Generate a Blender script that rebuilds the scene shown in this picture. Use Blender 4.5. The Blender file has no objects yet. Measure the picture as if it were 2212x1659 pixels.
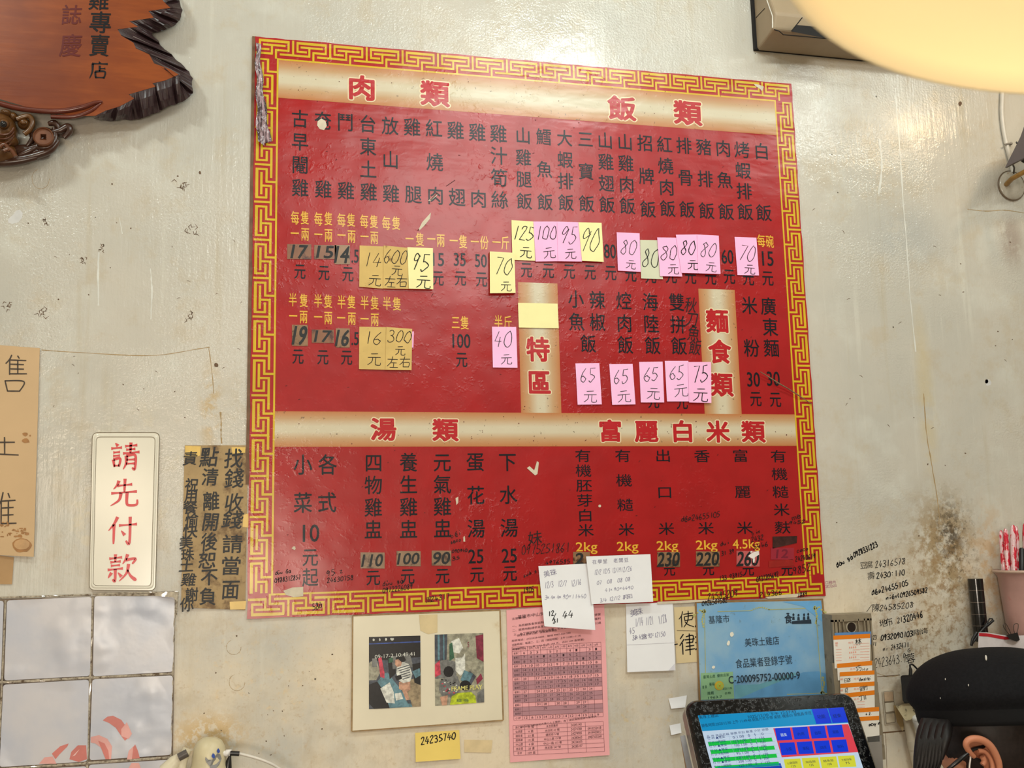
import bpy, bmesh, math, random
from mathutils import Vector, Matrix
random.seed(7)
SC = bpy.context.scene
COL = SC.collection
PI = math.pi

# ---------------------------------------------------------------- camera (solved from the menu board, a 1.20 m wide rectangle)
F_PX, CX, CY = 2245.07, 1106.0, 829.5            # image 2212 x 1659
RX = Vector((0.97190649, -0.23420501, -0.02336199))   # camera right, in world x, y, z
RY = Vector((0.01251405, 0.15053653, -0.98852524))    # image down
RZ = Vector((0.2350344, 0.96046175, 0.14923828))      # view direction
RZ.normalize(); RX = (RX - RZ*RX.dot(RZ)).normalized(); RY = RZ.cross(RX).normalized()
CAM = Vector((-0.58101809, -2.0505834, 1.50275358))
cd = bpy.data.cameras.new('camera'); cam = bpy.data.objects.new('camera', cd); COL.objects.link(cam)
cd.sensor_fit = 'HORIZONTAL'; cd.sensor_width = 36.0; cd.lens = F_PX/2212*36.0; cd.clip_start = 0.02
m = Matrix.Identity(4)
for i in range(3):
    m[i][0] = RX[i]; m[i][1] = -RY[i]; m[i][2] = -RZ[i]; m[i][3] = CAM[i]
cam.matrix_world = m
cd.dof.use_dof = True; cd.dof.focus_distance = 2.12; cd.dof.aperture_fstop = 11.0
SC.camera = cam

# ---------------------------------------------------------------- world, lights, exposure
wd = bpy.data.worlds.new('world'); SC.world = wd; wd.use_nodes = True
wd.node_tree.nodes['Background'].inputs[0].default_value = (0.9, 0.95, 1.0, 1)
wd.node_tree.nodes['Background'].inputs[1].default_value = 0.3
vs = SC.view_settings
vs.view_transform = 'Standard'; vs.look = 'None'; vs.gamma = 1.0; vs.exposure = -0.20
try: vs.use_curve_mapping = False
except Exception: pass

def area_light(name, loc, aim, sx, sy, power, color):
    l = bpy.data.lights.new(name, 'AREA'); l.shape = 'RECTANGLE'; l.size = sx; l.size_y = sy
    l.energy = power; l.color = color
    o = bpy.data.objects.new(name, l); COL.objects.link(o); o.location = loc
    d = Vector(aim) - Vector(loc); o.rotation_euler = d.to_track_quat('-Z', 'Y').to_euler()
    return o
def point_light(name, loc, r, power, color):
    l = bpy.data.lights.new(name, 'POINT'); l.shadow_soft_size = r; l.energy = power; l.color = color
    o = bpy.data.objects.new(name, l); COL.objects.link(o); o.location = loc
    return o
COOL = (0.91, 1.0, 0.95); WARM = (1.0, 0.72, 0.42)
area_light('ceiling_tube_by_plaque', (-1.55, -1.15, 3.2), (-0.6, 0, 1.7), 0.25, 0.10, 11.5, COOL)
area_light('ceiling_tube_over_board', (0.28, -1.0, 3.0), (0.0, 0, 1.9), 0.60, 0.035, 9.0, COOL)
area_light('ceiling_tube_by_till', (1.45, -1.4, 3.1), (0.6, 0, 1.7), 0.60, 0.035, 6.5, COOL)
area_light('ceiling_panel_behind', (0.45, -3.2, 3.25), (0, -1.0, 1.0), 1.2, 0.5, 47, (0.95, 1.0, 0.94))
point_light('warm_hanging_lamp_behind', (-1.2, -3.0, 1.75), 0.09, 30, (1.0, 0.82, 0.60))
area_light('lower_wall_fill', (-0.75, -2.7, 1.30), (-0.25, 0, 1.25), 0.5, 0.25, 24, (1.0, 0.88, 0.74))  # unseen warm fill, added to brighten the lower wall
# ---------------------------------------------------------------- surfaces: a pixel of the photograph to a point on a real plane
def ray(u, v): return RX*((u-CX)/F_PX) + RY*((v-CY)/F_PX) + RZ
def proj(P):
    d = Vector(P) - CAM; z = d.dot(RZ)
    return (F_PX*d.dot(RX)/z + CX, F_PX*d.dot(RY)/z + CY)
class Plane:
    """a plane through P with outward normal n; up/right give the upright direction of things on it"""
    def __init__(s, P, n, right, up): s.P = Vector(P); s.n = Vector(n).normalized(); s.right = Vector(right).normalized(); s.up = Vector(up).normalized()
    def __call__(s, u, v, d=0.0):
        r = ray(u, v); t = (s.P + s.n*d - CAM).dot(s.n)/r.dot(s.n)
        return CAM + r*t
    def basis(s, u, v):
        p = s(u, v); a = proj(p); b = proj(p + s.right*0.01); c = proj(p + s.up*0.01)
        ex = Vector((b[0]-a[0], b[1]-a[1])).normalized(); ey = Vector((c[0]-a[0], c[1]-a[1])).normalized()
        return ex, ey
def wall_at(n): return Plane((0, -n, 0), (0, -1, 0), (1, 0, 0), (0, 0, 1))
W0 = wall_at(0.0)
def W(u, v, n=0.0): return W0(u, v, n)

# ---------------------------------------------------------------- materials
def lin(c): return tuple((x/255/12.92 if x/255 <= .04045 else ((x/255+.055)/1.055)**2.4) for x in c[:3])
def rgba(c): return (*lin(c), 1.0)
MATS = {}
class NT:
    def __init__(s, name):
        s.m = bpy.data.materials.new(name); s.m.use_nodes = True; s.t = s.m.node_tree
        s.b = s.t.nodes['Principled BSDF']
    def n(s, typ, ins=None, **kw):
        x = s.t.nodes.new('ShaderNode'+typ)
        for k, v in kw.items(): setattr(x, k, v)
        for k, v in (ins or {}).items(): s.set(x.inputs[k], v)
        return x
    def set(s, sock, v):
        if hasattr(v, 'is_output') or isinstance(v, bpy.types.NodeSocket): s.t.links.new(v, sock)
        elif isinstance(v, bpy.types.Node): s.t.links.new(v.outputs[0], sock)
        else: sock.default_value = v
    def pos(s):
        if not hasattr(s, '_p'): s._p = s.n('NewGeometry').outputs['Position']
        return s._p
    def noise(s, scale, detail=4, rough=.55, stretch=None, off=0.0):
        v = s.pos()
        if stretch or off:
            mp = s.n('Mapping', {'Vector': v, 'Scale': stretch or (1, 1, 1), 'Location': (off, off*1.3, off*.7)}); v = mp.outputs[0]
        return s.n('TexNoise', {'Vector': v, 'Scale': scale, 'Detail': detail, 'Roughness': rough}).outputs[0]
    def math(s, op, a, b=0.0, c=None, clamp=False):
        x = s.n('Math', operation=op, use_clamp=clamp); s.set(x.inputs[0], a); s.set(x.inputs[1], b)
        if c is not None: s.set(x.inputs[2], c)
        return x.outputs[0]
    def ramp(s, fac, a, b):     # smooth 0..1 between a and b
        x = s.n('MapRange', {'Value': fac, 'From Min': a, 'From Max': b}, interpolation_type='SMOOTHSTEP'); return x.outputs[0]
    def mix(s, fac, a, b, blend='MIX'):
        x = s.n('Mix', data_type='RGBA', blend_type=blend); s.set(x.inputs[0], fac)
        s.set(x.inputs[6], a if not isinstance(a, tuple) else (*a[:3], 1)); s.set(x.inputs[7], b if not isinstance(b, tuple) else (*b[:3], 1))
        return x.outputs[2]
    def blob(s, c, r, soft=.6):  # 1 inside an ellipse on the wall, centre (x, z), radii (rx, rz)
        mp = s.n('VectorMath', {0: s.pos(), 1: (c[0], 0, c[1])}, operation='SUBTRACT')
        m2 = s.n('VectorMath', {0: mp.outputs[0], 1: (1/r[0], 0, 1/r[1])}, operation='MULTIPLY')
        l = s.n('VectorMath', {0: m2.outputs[0]}, operation='LENGTH').outputs['Value']
        return s.ramp(l, 1.0, 1.0-soft)
    def bump(s, h, dist, strength=1.0):
        x = s.n('Bump', {'Height': h, 'Distance': dist, 'Strength': strength}); s.set(s.b.inputs['Normal'], x.outputs[0])
    def out(s, color, rough=.6, spec=.5, metal=0.0):
        s.set(s.b.inputs['Base Color'], color if not isinstance(color, tuple) else (*color[:3], 1))
        s.set(s.b.inputs['Roughness'], rough); s.b.inputs['Specular IOR Level'].default_value = spec; s.set(s.b.inputs['Metallic'], metal)
        return s.m
def mat(name, rgb, rough=.6, spec=.4, var=.10, scale=25, stain=None, bump=None, metal=0.0):
    """colour with fine uneven tone, optional stains (rgb, threshold, scale) and bump (scale, metres)"""
    if name in MATS: return MATS[name]
    k = NT(name); c = lin(rgb)
    f = k.ramp(k.noise(scale, 5), .3, .7)
    col = k.mix(f, tuple(x*(1-var) for x in c), tuple(min(1, x*(1+var)) for x in c))
    if stain:
        g = k.ramp(k.noise(stain[2], 6, .65, off=3.1), stain[1], stain[1]+.16); col = k.mix(g, col, lin(stain[0]))
    if bump: k.bump(k.noise(bump[0], 3), bump[1])
    MATS[name] = k.out(col, rough, spec, metal); return MATS[name]
def glow(name, rgb, strength):
    if name in MATS: return MATS[name]
    k = NT(name); k.out(lin((6, 6, 8)), .15, .2)
    k.b.inputs['Emission Color'].default_value = rgba(rgb); k.b.inputs['Emission Strength'].default_value = strength
    MATS[name] = k.m; return k.m

# ---------------------------------------------------------------- object helpers
def link(name, me, parent=None, mats=()):
    o = bpy.data.objects.new(name, me); COL.objects.link(o)
    for x in mats: me.materials.append(x)
    if parent is not None:
        o.parent = parent; o.matrix_parent_inverse = Matrix.Translation(-parent.matrix_basis.translation)
    return o
def tag(o, label, cat, group=None, kind=None):
    if label: o['label'] = label
    if cat: o['category'] = cat
    if group: o['group'] = group
    if kind: o['kind'] = kind
    return o
def thing(name, loc, label, cat, group=None):
    o = bpy.data.objects.new(name, None); COL.objects.link(o); o.location = loc; o.empty_display_size = .03
    return tag(o, label, cat, group)

class MB:
    """collects faces into one mesh"""
    def __init__(s): s.v = []; s.f = []; s.mi = []; s.sm = []
    def add(s, vs, fs, mi=0, smooth=False):
        b = len(s.v); s.v += [tuple(x) for x in vs]; s.f += [tuple(b+i for i in f) for f in fs]; s.mi += [mi]*len(fs); s.sm += [smooth]*len(fs); return s
    def quad(s, a, b, c, d, mi=0): return s.add([a, b, c, d], [(0, 1, 2, 3)], mi)
    def box(s, lo, hi, mi=0, M=None):
        x0, y0, z0 = lo; x1, y1, z1 = hi
        vs = [(x0, y0, z0), (x1, y0, z0), (x1, y1, z0), (x0, y1, z0), (x0, y0, z1), (x1, y0, z1), (x1, y1, z1), (x0, y1, z1)]
        if M: vs = [M @ Vector(v) for v in vs]
        return s.add(vs, [(3, 2, 1, 0), (4, 5, 6, 7), (0, 1, 5, 4), (1, 2, 6, 5), (2, 3, 7, 6), (3, 0, 4, 7)], mi)
    def prism(s, front, back, mi=0, mi_side=None):
        """front and back: matching loops of points, front counter-clockwise seen from outside"""
        n = len(front); ms = mi if mi_side is None else mi_side
        s.add(list(front), [tuple(range(n))], mi); s.add(list(back), [tuple(reversed(range(n)))], ms)
        return s.add(list(front)+list(back), [(i, n+i, n+(i+1) % n, (i+1) % n) for i in range(n)], ms)
    def tube(s, pts, r, seg=10, mi=0, cap=True):
        pts = [Vector(p) for p in pts]; n = len(pts); rs = r if isinstance(r, (list, tuple)) else [r]*n
        vs = []; up = None
        for i, p in enumerate(pts):
            t = (pts[min(i+1, n-1)] - pts[max(i-1, 0)]).normalized()
            if up is None: up = t.orthogonal().normalized()
            up = (up - t*up.dot(t)).normalized(); w = t.cross(up)
            for k in range(seg):
                a = 2*PI*k/seg; vs.append(p + (up*math.cos(a) + w*math.sin(a))*rs[i])
        fs = [(i*seg+k, i*seg+(k+1) % seg, (i+1)*seg+(k+1) % seg, (i+1)*seg+k) for i in range(n-1) for k in range(seg)]
        s.add(vs, fs, mi, True)
        if cap:
            s.add(vs[:seg], [tuple(reversed(range(seg)))], mi); s.add(vs[-seg:], [tuple(range(seg))], mi)
        return s
    def lathe(s, prof, M=None, seg=32, mi=0, smooth=True):
        """prof: (radius, height) pairs about local z"""
        M = M or Matrix.Identity(4); n = len(prof)
        vs = [M @ Vector((r*math.cos(2*PI*k/seg), r*math.sin(2*PI*k/seg), h)) for r, h in prof for k in range(seg)]
        return s.add(vs, [(i*seg+k, i*seg+(k+1) % seg, (i+1)*seg+(k+1) % seg, (i+1)*seg+k) for i in range(n-1) for k in range(seg)], mi, smooth)
    def ball(s, c, r, M=None, seg=20, rings=12, mi=0):
        r = r if isinstance(r, (tuple, list)) else (r, r, r); c = Vector(c); vs = []
        for i in range(rings+1):
            th = PI*i/rings
            for k in range(seg):
                p = Vector((r[0]*math.sin(th)*math.cos(2*PI*k/seg), r[1]*math.sin(th)*math.sin(2*PI*k/seg), r[2]*math.cos(th)))
                vs.append(c + ((M @ p) if M else p))
        fs = [(i*seg+k, (i+1)*seg+k, (i+1)*seg+(k+1) % seg, i*seg+(k+1) % seg) for i in range(rings) for k in range(seg)]
        return s.add(vs, fs, mi, True)
    def build(s, name, mats, parent=None, weld=False):
        me = bpy.data.meshes.new(name); o0 = Vector((0, 0, 0))
        mats = mats if isinstance(mats, (list, tuple)) else [mats]
        vs = s.v
        if parent is None and vs:    # origin at the base of a thing of one mesh
            xs = [v[0] for v in vs]; ys = [v[1] for v in vs]; zs = [v[2] for v in vs]
            o0 = Vector(((min(xs)+max(xs))/2, (min(ys)+max(ys))/2, min(zs)))
        me.from_pydata([tuple(Vector(v)-o0) for v in vs], [], s.f)
        me.polygons.foreach_set('material_index', s.mi); me.polygons.foreach_set('use_smooth', s.sm)
        if weld:
            bm = bmesh.new(); bm.from_mesh(me); bmesh.ops.remove_doubles(bm, verts=bm.verts, dist=1e-5)
            bmesh.ops.recalc_face_normals(bm, faces=bm.faces); bm.to_mesh(me); bm.free()
        me.update()
        ob = link(name, me, parent, mats)
        if parent is None: ob.location = o0
        return ob

# ---------------------------------------------------------------- lettering: real flat glyph meshes laid on a surface
GL = {}
def weight(off):
    if off <= 0: return [(0, 0)]
    n = 4 if off < .02 else 8 if off < .05 else 14
    return [(off*math.cos(2*PI*i/n+.4), off*math.sin(2*PI*i/n+.4)) for i in range(n)] + ([(0, 0)] if off > .05 else [])
def glyph(ch):
    k = ch
    if k not in GL:
        cu = bpy.data.curves.new('lettering_source', 'FONT'); cu.body = ch; cu.resolution_u = 3
        o = bpy.data.objects.new('lettering_source', cu); COL.objects.link(o)
        me = bpy.data.meshes.new_from_object(o.evaluated_get(bpy.context.evaluated_depsgraph_get()))
        vs = [(v.co.x, v.co.y) for v in me.vertices]; fs = [tuple(p.vertices) for p in me.polygons]
        bpy.data.objects.remove(o); bpy.data.curves.remove(cu); bpy.data.meshes.remove(me)
        GL[k] = (vs, fs)
    return GL[k]
def catmull(pts, n=5):
    if len(pts) < 3: return pts
    P = [pts[0]] + list(pts) + [pts[-1]]; out = []
    for i in range(1, len(P)-2):
        for k in range(n):
            t = k/n; o = []
            for j in (0, 1):
                a, b, c, d = P[i-1][j], P[i][j], P[i+1][j], P[i+2][j]
                o.append(.5*(2*b + (c-a)*t + (2*a-5*b+4*c-d)*t*t + (3*b-a-3*c+d)*t**3))
            out.append(tuple(o))
    out.append(pts[-1]); return out
PEN = {'0': ['59 27 13 21 50 71 84 77 59'], '1': ['-59 50'], '2': ['17 39 69 77 55 10', '-10 80'], '3': ['18 49 77 55 35', '35 64 82 60 30 11'],
       '4': ['-49 13 83', '-66 50'], '5': ['-79 29 25', '25 55 83 61 30 11'], '6': ['69 36 13 21 50 72 63 44 13'], '7': ['-19 79 40'],
       '8': ['59 28 37 55 72 50 21 23 55 77 59'], '9': ['77 49 27 25 45 77', '-78 50'], 'a': ['75 46 13 31 62 75', '-75 71 90'],
       'c': ['74 46 13 31 71'], 'd': ['75 46 13 31 62', '-79 71'], 'D': ['75 46 13 31 62', '-79 71', '-57 97'], 'e': ['23 73 55 26 12 40 81'],
       'p': ['-25 20', '25 56 74 52 23'], 'g': ['65 36 24 42 64', '-65 61 40 21'], 'i': ['-55 51', '-58 59'], 'n': ['-15 11', '13 45 65 61'],
       'r': ['-25 21', '23 45 65'], 'o': ['45 23 31 61 74 45'], 's': ['65 35 33 62 40 11'], 'u': ['15 12 41 62', '-65 61'], 'h': ['-29 21', '23 55 65 61'],
       'G': ['77 49 14 31 61 74 44'], 'E': ['23 73 55 26 12 40 81', '-37 59 77'], 'U': ['15 12 41 62', '-65 61', '-29 39 58'], 'A': ['75 46 13 31 62 75', '-75 71', '-39 58'],
       '.': ['-41 51'], '/': ['-89 10'], '=': ['-14 74', '-17 77'], 'x': ['-16 71', '-76 11'], '(': ['59 35 50'], ':': ['-46 47', '-42 43'], '-': ['-14 74'], 'k': ['-29 20', '-66 23 70']}
# brush strokes: (points on a 100 grid, kind)  h v p n d = level, upright, falling left, falling right, dot
KAI = {
 '請': [([(18,95),(27,85)],'d'),([(5,76),(40,80)],'h'),([(12,62),(34,64)],'h'),([(12,50),(34,52)],'h'),([(13,38),(17,12)],'v'),([(13,38),(35,41),(32,13)],'v'),([(16,16),(33,17)],'h'),
        ([(50,84),(90,88)],'h'),([(54,72),(84,75)],'h'),([(44,59),(98,64)],'h'),([(69,97),(68,61)],'v'),([(55,51),(55,25),(46,3)],'p'),([(55,50),(84,53),(84,5),(75,10)],'v'),([(56,37),(83,38)],'h'),([(55,23),(83,24)],'h')],
 '先': [([(32,90),(27,75),(15,60)],'p'),([(28,72),(76,77)],'h'),([(52,97),(51,50)],'v'),([(8,46),(92,52)],'h'),([(40,48),(34,22),(6,2)],'p'),([(60,49),(60,12),(68,4),(92,6),(94,24)],'v')],
 '付': [([(33,96),(22,72),(4,48)],'p'),([(22,70),(22,2)],'v'),([(38,66),(97,70)],'h'),([(74,96),(74,5),(62,13)],'v'),([(46,48),(58,32)],'d')],
 '款': [([(8,82),(50,86)],'h'),([(28,97),(28,70)],'v'),([(12,69),(46,72)],'h'),([(14,57),(44,59)],'h'),([(4,43),(54,47)],'h'),([(29,45),(29,4),(21,10)],'v'),([(17,33),(6,14)],'p'),([(38,33),(50,18)],'d'),
        ([(68,96),(62,78),(52,62)],'p'),([(63,76),(94,80),(84,62)],'v'),([(72,62),(66,30),(42,2)],'p'),([(69,42),(80,20),(99,4)],'n')],
 '元': [([(26,82),(76,86)],'t'),([(4,56),(96,61)],'t'),([(40,58),(34,28),(4,2)],'t'),([(62,59),(60,14),(68,5),(94,6),(97,22)],'t')],
 '左': [([(5,72),(95,77)],'t'),([(50,99),(36,52),(2,10)],'t'),([(36,42),(86,45)],'t'),([(61,43),(58,6)],'t'),([(24,3),(96,6)],'t')],
 '右': [([(5,72),(95,77)],'t'),([(48,99),(32,52),(2,22)],'t'),([(34,46),(35,2)],'t'),([(34,44),(86,47),(80,5)],'t'),([(36,6),(81,9)],'t')],
 '隹': [([(30,99),(20,76),(2,54)],'t'),([(20,72),(20,2)],'t'),([(56,97),(64,83)],'t'),([(20,73),(95,78)],'t'),([(24,53),(86,57)],'t'),([(24,31),(85,35)],'t'),([(20,6),(99,12)],'t'),([(57,74),(57,9)],'t')],
 '口': [([(3,92),(16,3)],'t'),([(3,90),(97,98),(74,14)],'t'),([(16,8),(78,15)],'t')],
 '土': [([(14,66),(86,76)],'t'),([(50,99),(50,8)],'t'),([(0,6),(99,12)],'t')],
 '使': [([(30,97),(22,72),(4,50)],'t'),([(20,68),(20,0)],'t'),([(32,80),(98,84)],'t'),([(40,64),(42,38)],'t'),([(40,64),(92,68),(88,42)],'t'),([(42,40),(88,44)],'t'),([(66,99),(62,42),(32,2)],'t'),([(42,34),(62,16),(99,0)],'t')],
 '用': [([(18,95),(18,40),(4,2)],'t'),([(18,93),(86,96),(86,4),(76,8)],'t'),([(20,66),(85,68)],'t'),([(20,38),(85,40)],'t'),([(52,94),(52,2)],'t')],
 '律': [([(30,98),(8,76)],'t'),([(33,74),(4,42)],'t'),([(22,56),(22,0)],'t'),([(44,86),(90,89),(88,56)],'t'),([(36,71),(100,74)],'t'),([(44,56),(90,58)],'t'),([(42,38),(96,41)],'t'),([(36,20),(100,24)],'t'),([(67,100),(67,-5)],'t')],
 '店': [([(50,99),(56,88)],'d'),([(14,84),(98,88)],'h'),([(17,84),(16,40),(2,2)],'p'),([(55,76),(55,44)],'v'),([(57,60),(86,63)],'h'),([(32,42),(35,8)],'v'),([(32,42),(84,46),(80,8)],'v'),([(35,11),(80,13)],'h')],
}
class Ink:
    def __init__(s, surf): s.s = surf; s.mb = MB()
    def _put(s, pts, faces, u, v, ex, ey, d, rot=0.0, shear=0.0, mi=0):
        c, q = math.cos(rot), math.sin(rot); vs = []
        for x, y in pts:
            x += shear*y; x, y = x*c - y*q, x*q + y*c
            p = ex*x + ey*y; vs.append(s.s(u+p.x, v+p.y, d))
        s.mb.add(vs, faces, mi)
    def em(s, ch, u, v, w, h=None, d=.0005, off=0.0, rot=0.0, shear=0.0, mi=0):
        """one full-width character, em box w x h pixels centred at (u, v); off: extra stroke weight in em"""
        h = h or w; vs, fs = glyph(ch); ex, ey = s.s.basis(u, v)
        for i, (ox, oy) in enumerate(weight(off)):
            s._put([((x-.5+ox)*w, (y-.38+oy)*h) for x, y in vs], fs, u, v, ex, ey, d+i*4e-6, rot, shear, mi)
    def fit(s, t, u, v, w, h, d=.0005, off=0.0, rot=0.0, shear=0.0, mi=0):
        """a string whose own outline box is w x h pixels centred at (u, v)"""
        vs, fs = glyph(t)
        if not vs: return
        x0 = min(p[0] for p in vs); x1 = max(p[0] for p in vs); y0 = min(p[1] for p in vs); y1 = max(p[1] for p in vs)
        ex, ey = s.s.basis(u, v); kx = w/max(x1-x0, 1e-6); ky = h/max(y1-y0, 1e-6)
        for i, (ox, oy) in enumerate(weight(off)):
            s._put([((x-(x0+x1)/2)*kx+ox*h, (y-(y0+y1)/2)*ky+oy*h) for x, y in vs], fs, u, v, ex, ey, d+i*4e-6, rot, shear, mi)
    def col(s, text, p0, p1, w, h=None, **k):
        n = len(text)
        for i, ch in enumerate(text):
            t = i/(n-1) if n > 1 else 0
            if ch != ' ': s.em(ch, p0[0]+(p1[0]-p0[0])*t, p0[1]+(p1[1]-p0[1])*t, w, h, **k)
    def stroke(s, pts, ws, u, v, ex, ey, d, rot=0.0, mi=0):
        n = len(pts); L = []; R_ = []
        for i, p in enumerate(pts):
            a = pts[max(i-1, 0)]; b = pts[min(i+1, n-1)]; dx, dy = b[0]-a[0], b[1]-a[1]; l = math.hypot(dx, dy) or 1e-6
            w = ws[i]/2; L.append((p[0]-dy/l*w, p[1]+dx/l*w)); R_.append((p[0]+dy/l*w, p[1]-dx/l*w))
        s._put(L+R_, [(n+i, n+i+1, i+1, i) for i in range(n-1)], u, v, ex, ey, d, rot, 0.0, mi)
    def kai(s, ch, u, v, w, h, pen, d=.0005, rot=0.0, jit=0.0, mi=0):
        ex, ey = s.s.basis(u, v)
        for pts, kind in KAI[ch]:
            P = [((x/100-.5)*w + random.uniform(-jit, jit), (y/100-.5)*h + random.uniform(-jit, jit)) for x, y in pts]
            Q = catmull(P, 6) if len(P) > 2 else [(P[0][0]+(P[1][0]-P[0][0])*i/6, P[0][1]+(P[1][1]-P[0][1])*i/6) for i in range(7)]
            m_ = len(Q)-1; ws = []
            for i in range(len(Q)):
                t = i/m_
                f = {'t': 1.0 - .35*abs(t-.4), 'h': .62+.55*abs(2*t-1)**3, 'v': .95+.35*(1-t)**4 - .35*t**8, 'p': 1.25*(1-t)**.6+.12, 'n': .45+1.1*t*(1 if t < .85 else (1-t)/.15*.9+.1), 'd': .35+1.1*t}[kind]
                ws.append(pen*f)
            s.stroke(Q, ws, u, v, ex, ey, d, rot, mi)
    def pen(s, text, p0, p1, h, pen=1.6, d=.0005, jit=.04, mi=0, lift=0.0):
        """handwriting along a line of pixels from p0 to p1"""
        n = len(text); dx, dy = (p1[0]-p0[0])/n, (p1[1]-p0[1])/n; cw = math.hypot(dx, dy)
        ang = math.atan2(dy, dx)
        for i, ch in enumerate(text):
            if ch == ' ': continue
            u = p0[0]+dx*(i+.5); v = p0[1]+dy*(i+.5)
            ex = Vector((math.cos(ang), math.sin(ang))); ey = Vector((math.sin(ang)+.18, -math.cos(ang))).normalized()
            if ch in PEN:
                for st in PEN[ch]:
                    P = [((int(a[0])-4.5)/9*cw*.95+random.uniform(-jit, jit)*h, (int(a[1])-4.5)/9*h+random.uniform(-jit, jit)*h) for a in st.lstrip('-').split()]
                    Q = P if st[0] == '-' else catmull(P, 4)
                    s.stroke(Q, [pen*random.uniform(.8, 1.15) for _ in Q], u, v, ex, ey, d, 0.0, mi)
            elif ch in KAI: s.kai(ch, u, v, h*1.1, h*1.1, pen, d, -ang, .3, mi)
            else: s.em(ch, u, v, h*1.25, h*1.25, d, rot=-ang, shear=.12, mi=mi)
    def poly(s, pts, d=.0005, mi=0):
        """flat patch, pixel outline clockwise on the picture or not"""
        a = sum(pts[i][0]*pts[(i+1) % len(pts)][1]-pts[(i+1) % len(pts)][0]*pts[i][1] for i in range(len(pts)))
        if a > 0: pts = pts[::-1]
        s.mb.add([s.s(u, v, d) for u, v in pts], [tuple(range(len(pts)))], mi)
    def line(s, a, b, w, d=.0005, mi=0):
        dx, dy = b[0]-a[0], b[1]-a[1]; l = math.hypot(dx, dy) or 1e-6; nx, ny = -dy/l*w/2, dx/l*w/2
        s.poly([(a[0]+nx, a[1]+ny), (b[0]+nx, b[1]+ny), (b[0]-nx, b[1]-ny), (a[0]-nx, a[1]-ny)], d, mi)
    def oval(s, u, v, ru, rv, d=.0005, n=16, mi=0, wob=0.0, rot=0.0):
        P = []
        for i in range(n):
            a = 2*PI*i/n; k = 1+random.uniform(-wob, wob); x, y = ru*k*math.cos(a), rv*k*math.sin(a)
            P.append((u+x*math.cos(rot)-y*math.sin(rot), v+x*math.sin(rot)+y*math.cos(rot)))
        s.poly(P, d, mi)
    def build(s, name, mats, parent): return s.mb.build(name, mats, parent) if s.mb.v else None

def lerp2(a, b, t): return (a[0]+(b[0]-a[0])*t, a[1]+(b[1]-a[1])*t)
def bil(c, a, b):   # corners TL TR BR BL; a to the right, b downward
    return lerp2(lerp2(c[0], c[1], a), lerp2(c[3], c[2], a), b)
class Sheet:
    """the face of a sheet hung on the wall: stands off the wall by n0 and lifts by lift() towards some edge"""
    def __init__(s, c, n0, lift=0.0, pw=2.0, side='b'): s.c = c; s.n0 = n0; s.lift = lift; s.pw = pw; s.side = side; s.right = Vector((1, 0, 0)); s.up = Vector((0, 0, 1))
    def frac(s, u, v):
        c = s.c
        t = ((u-c[0][0])*(c[3][0]-c[0][0]) + (v-c[0][1])*(c[3][1]-c[0][1]))/((c[3][0]-c[0][0])**2 + (c[3][1]-c[0][1])**2)
        r = ((u-c[0][0])*(c[1][0]-c[0][0]) + (v-c[0][1])*(c[1][1]-c[0][1]))/((c[1][0]-c[0][0])**2 + (c[1][1]-c[0][1])**2)
        return min(1, max(0, r)), min(1, max(0, t))
    def __call__(s, u, v, d=0.0):
        r, t = s.frac(u, v); k = {'b': t, 'r': r, 'br': t*r, 'bl': t*(1-r), 't': 1-t}[s.side]
        return W(u, v, s.n0 + s.lift*k**s.pw + d)
    def basis(s, u, v):
        c = s.c; ex = Vector((c[1][0]-c[0][0], c[1][1]-c[0][1])).normalized(); ey = Vector((c[0][0]-c[3][0], c[0][1]-c[3][1])).normalized(); return ex, ey
    def slab(s, name, mats, parent, th=.0004, nu=5, nv=8, round_=0.0):
        mb = MB(); F = []; B = []
        for j in range(nv+1):
            for i in range(nu+1):
                a, b = i/nu, j/nv
                u, v = bil(s.c, a, b); F.append(s(u, v)); B.append(s(u, v, -th))
        k = nu+1
        mb.add(F, [(j*k+i, (j+1)*k+i, (j+1)*k+i+1, j*k+i+1) for j in range(nv) for i in range(nu)], 0, True)
        mb.add(B, [(j*k+i, j*k+i+1, (j+1)*k+i+1, (j+1)*k+i) for j in range(nv) for i in range(nu)], 0, True)
        rim = [i for i in range(k)] + [j*k+nu for j in range(1, nv+1)] + [nv*k+i for i in range(nu-1, -1, -1)] + [j*k for j in range(nv-1, 0, -1)]
        n = len(rim); mb.add([F[i] for i in rim]+[B[i] for i in rim], [(i, (i+1) % n, n+(i+1) % n, n+i) for i in range(n)], 0)
        return mb.build(name, mats, parent)
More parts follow.
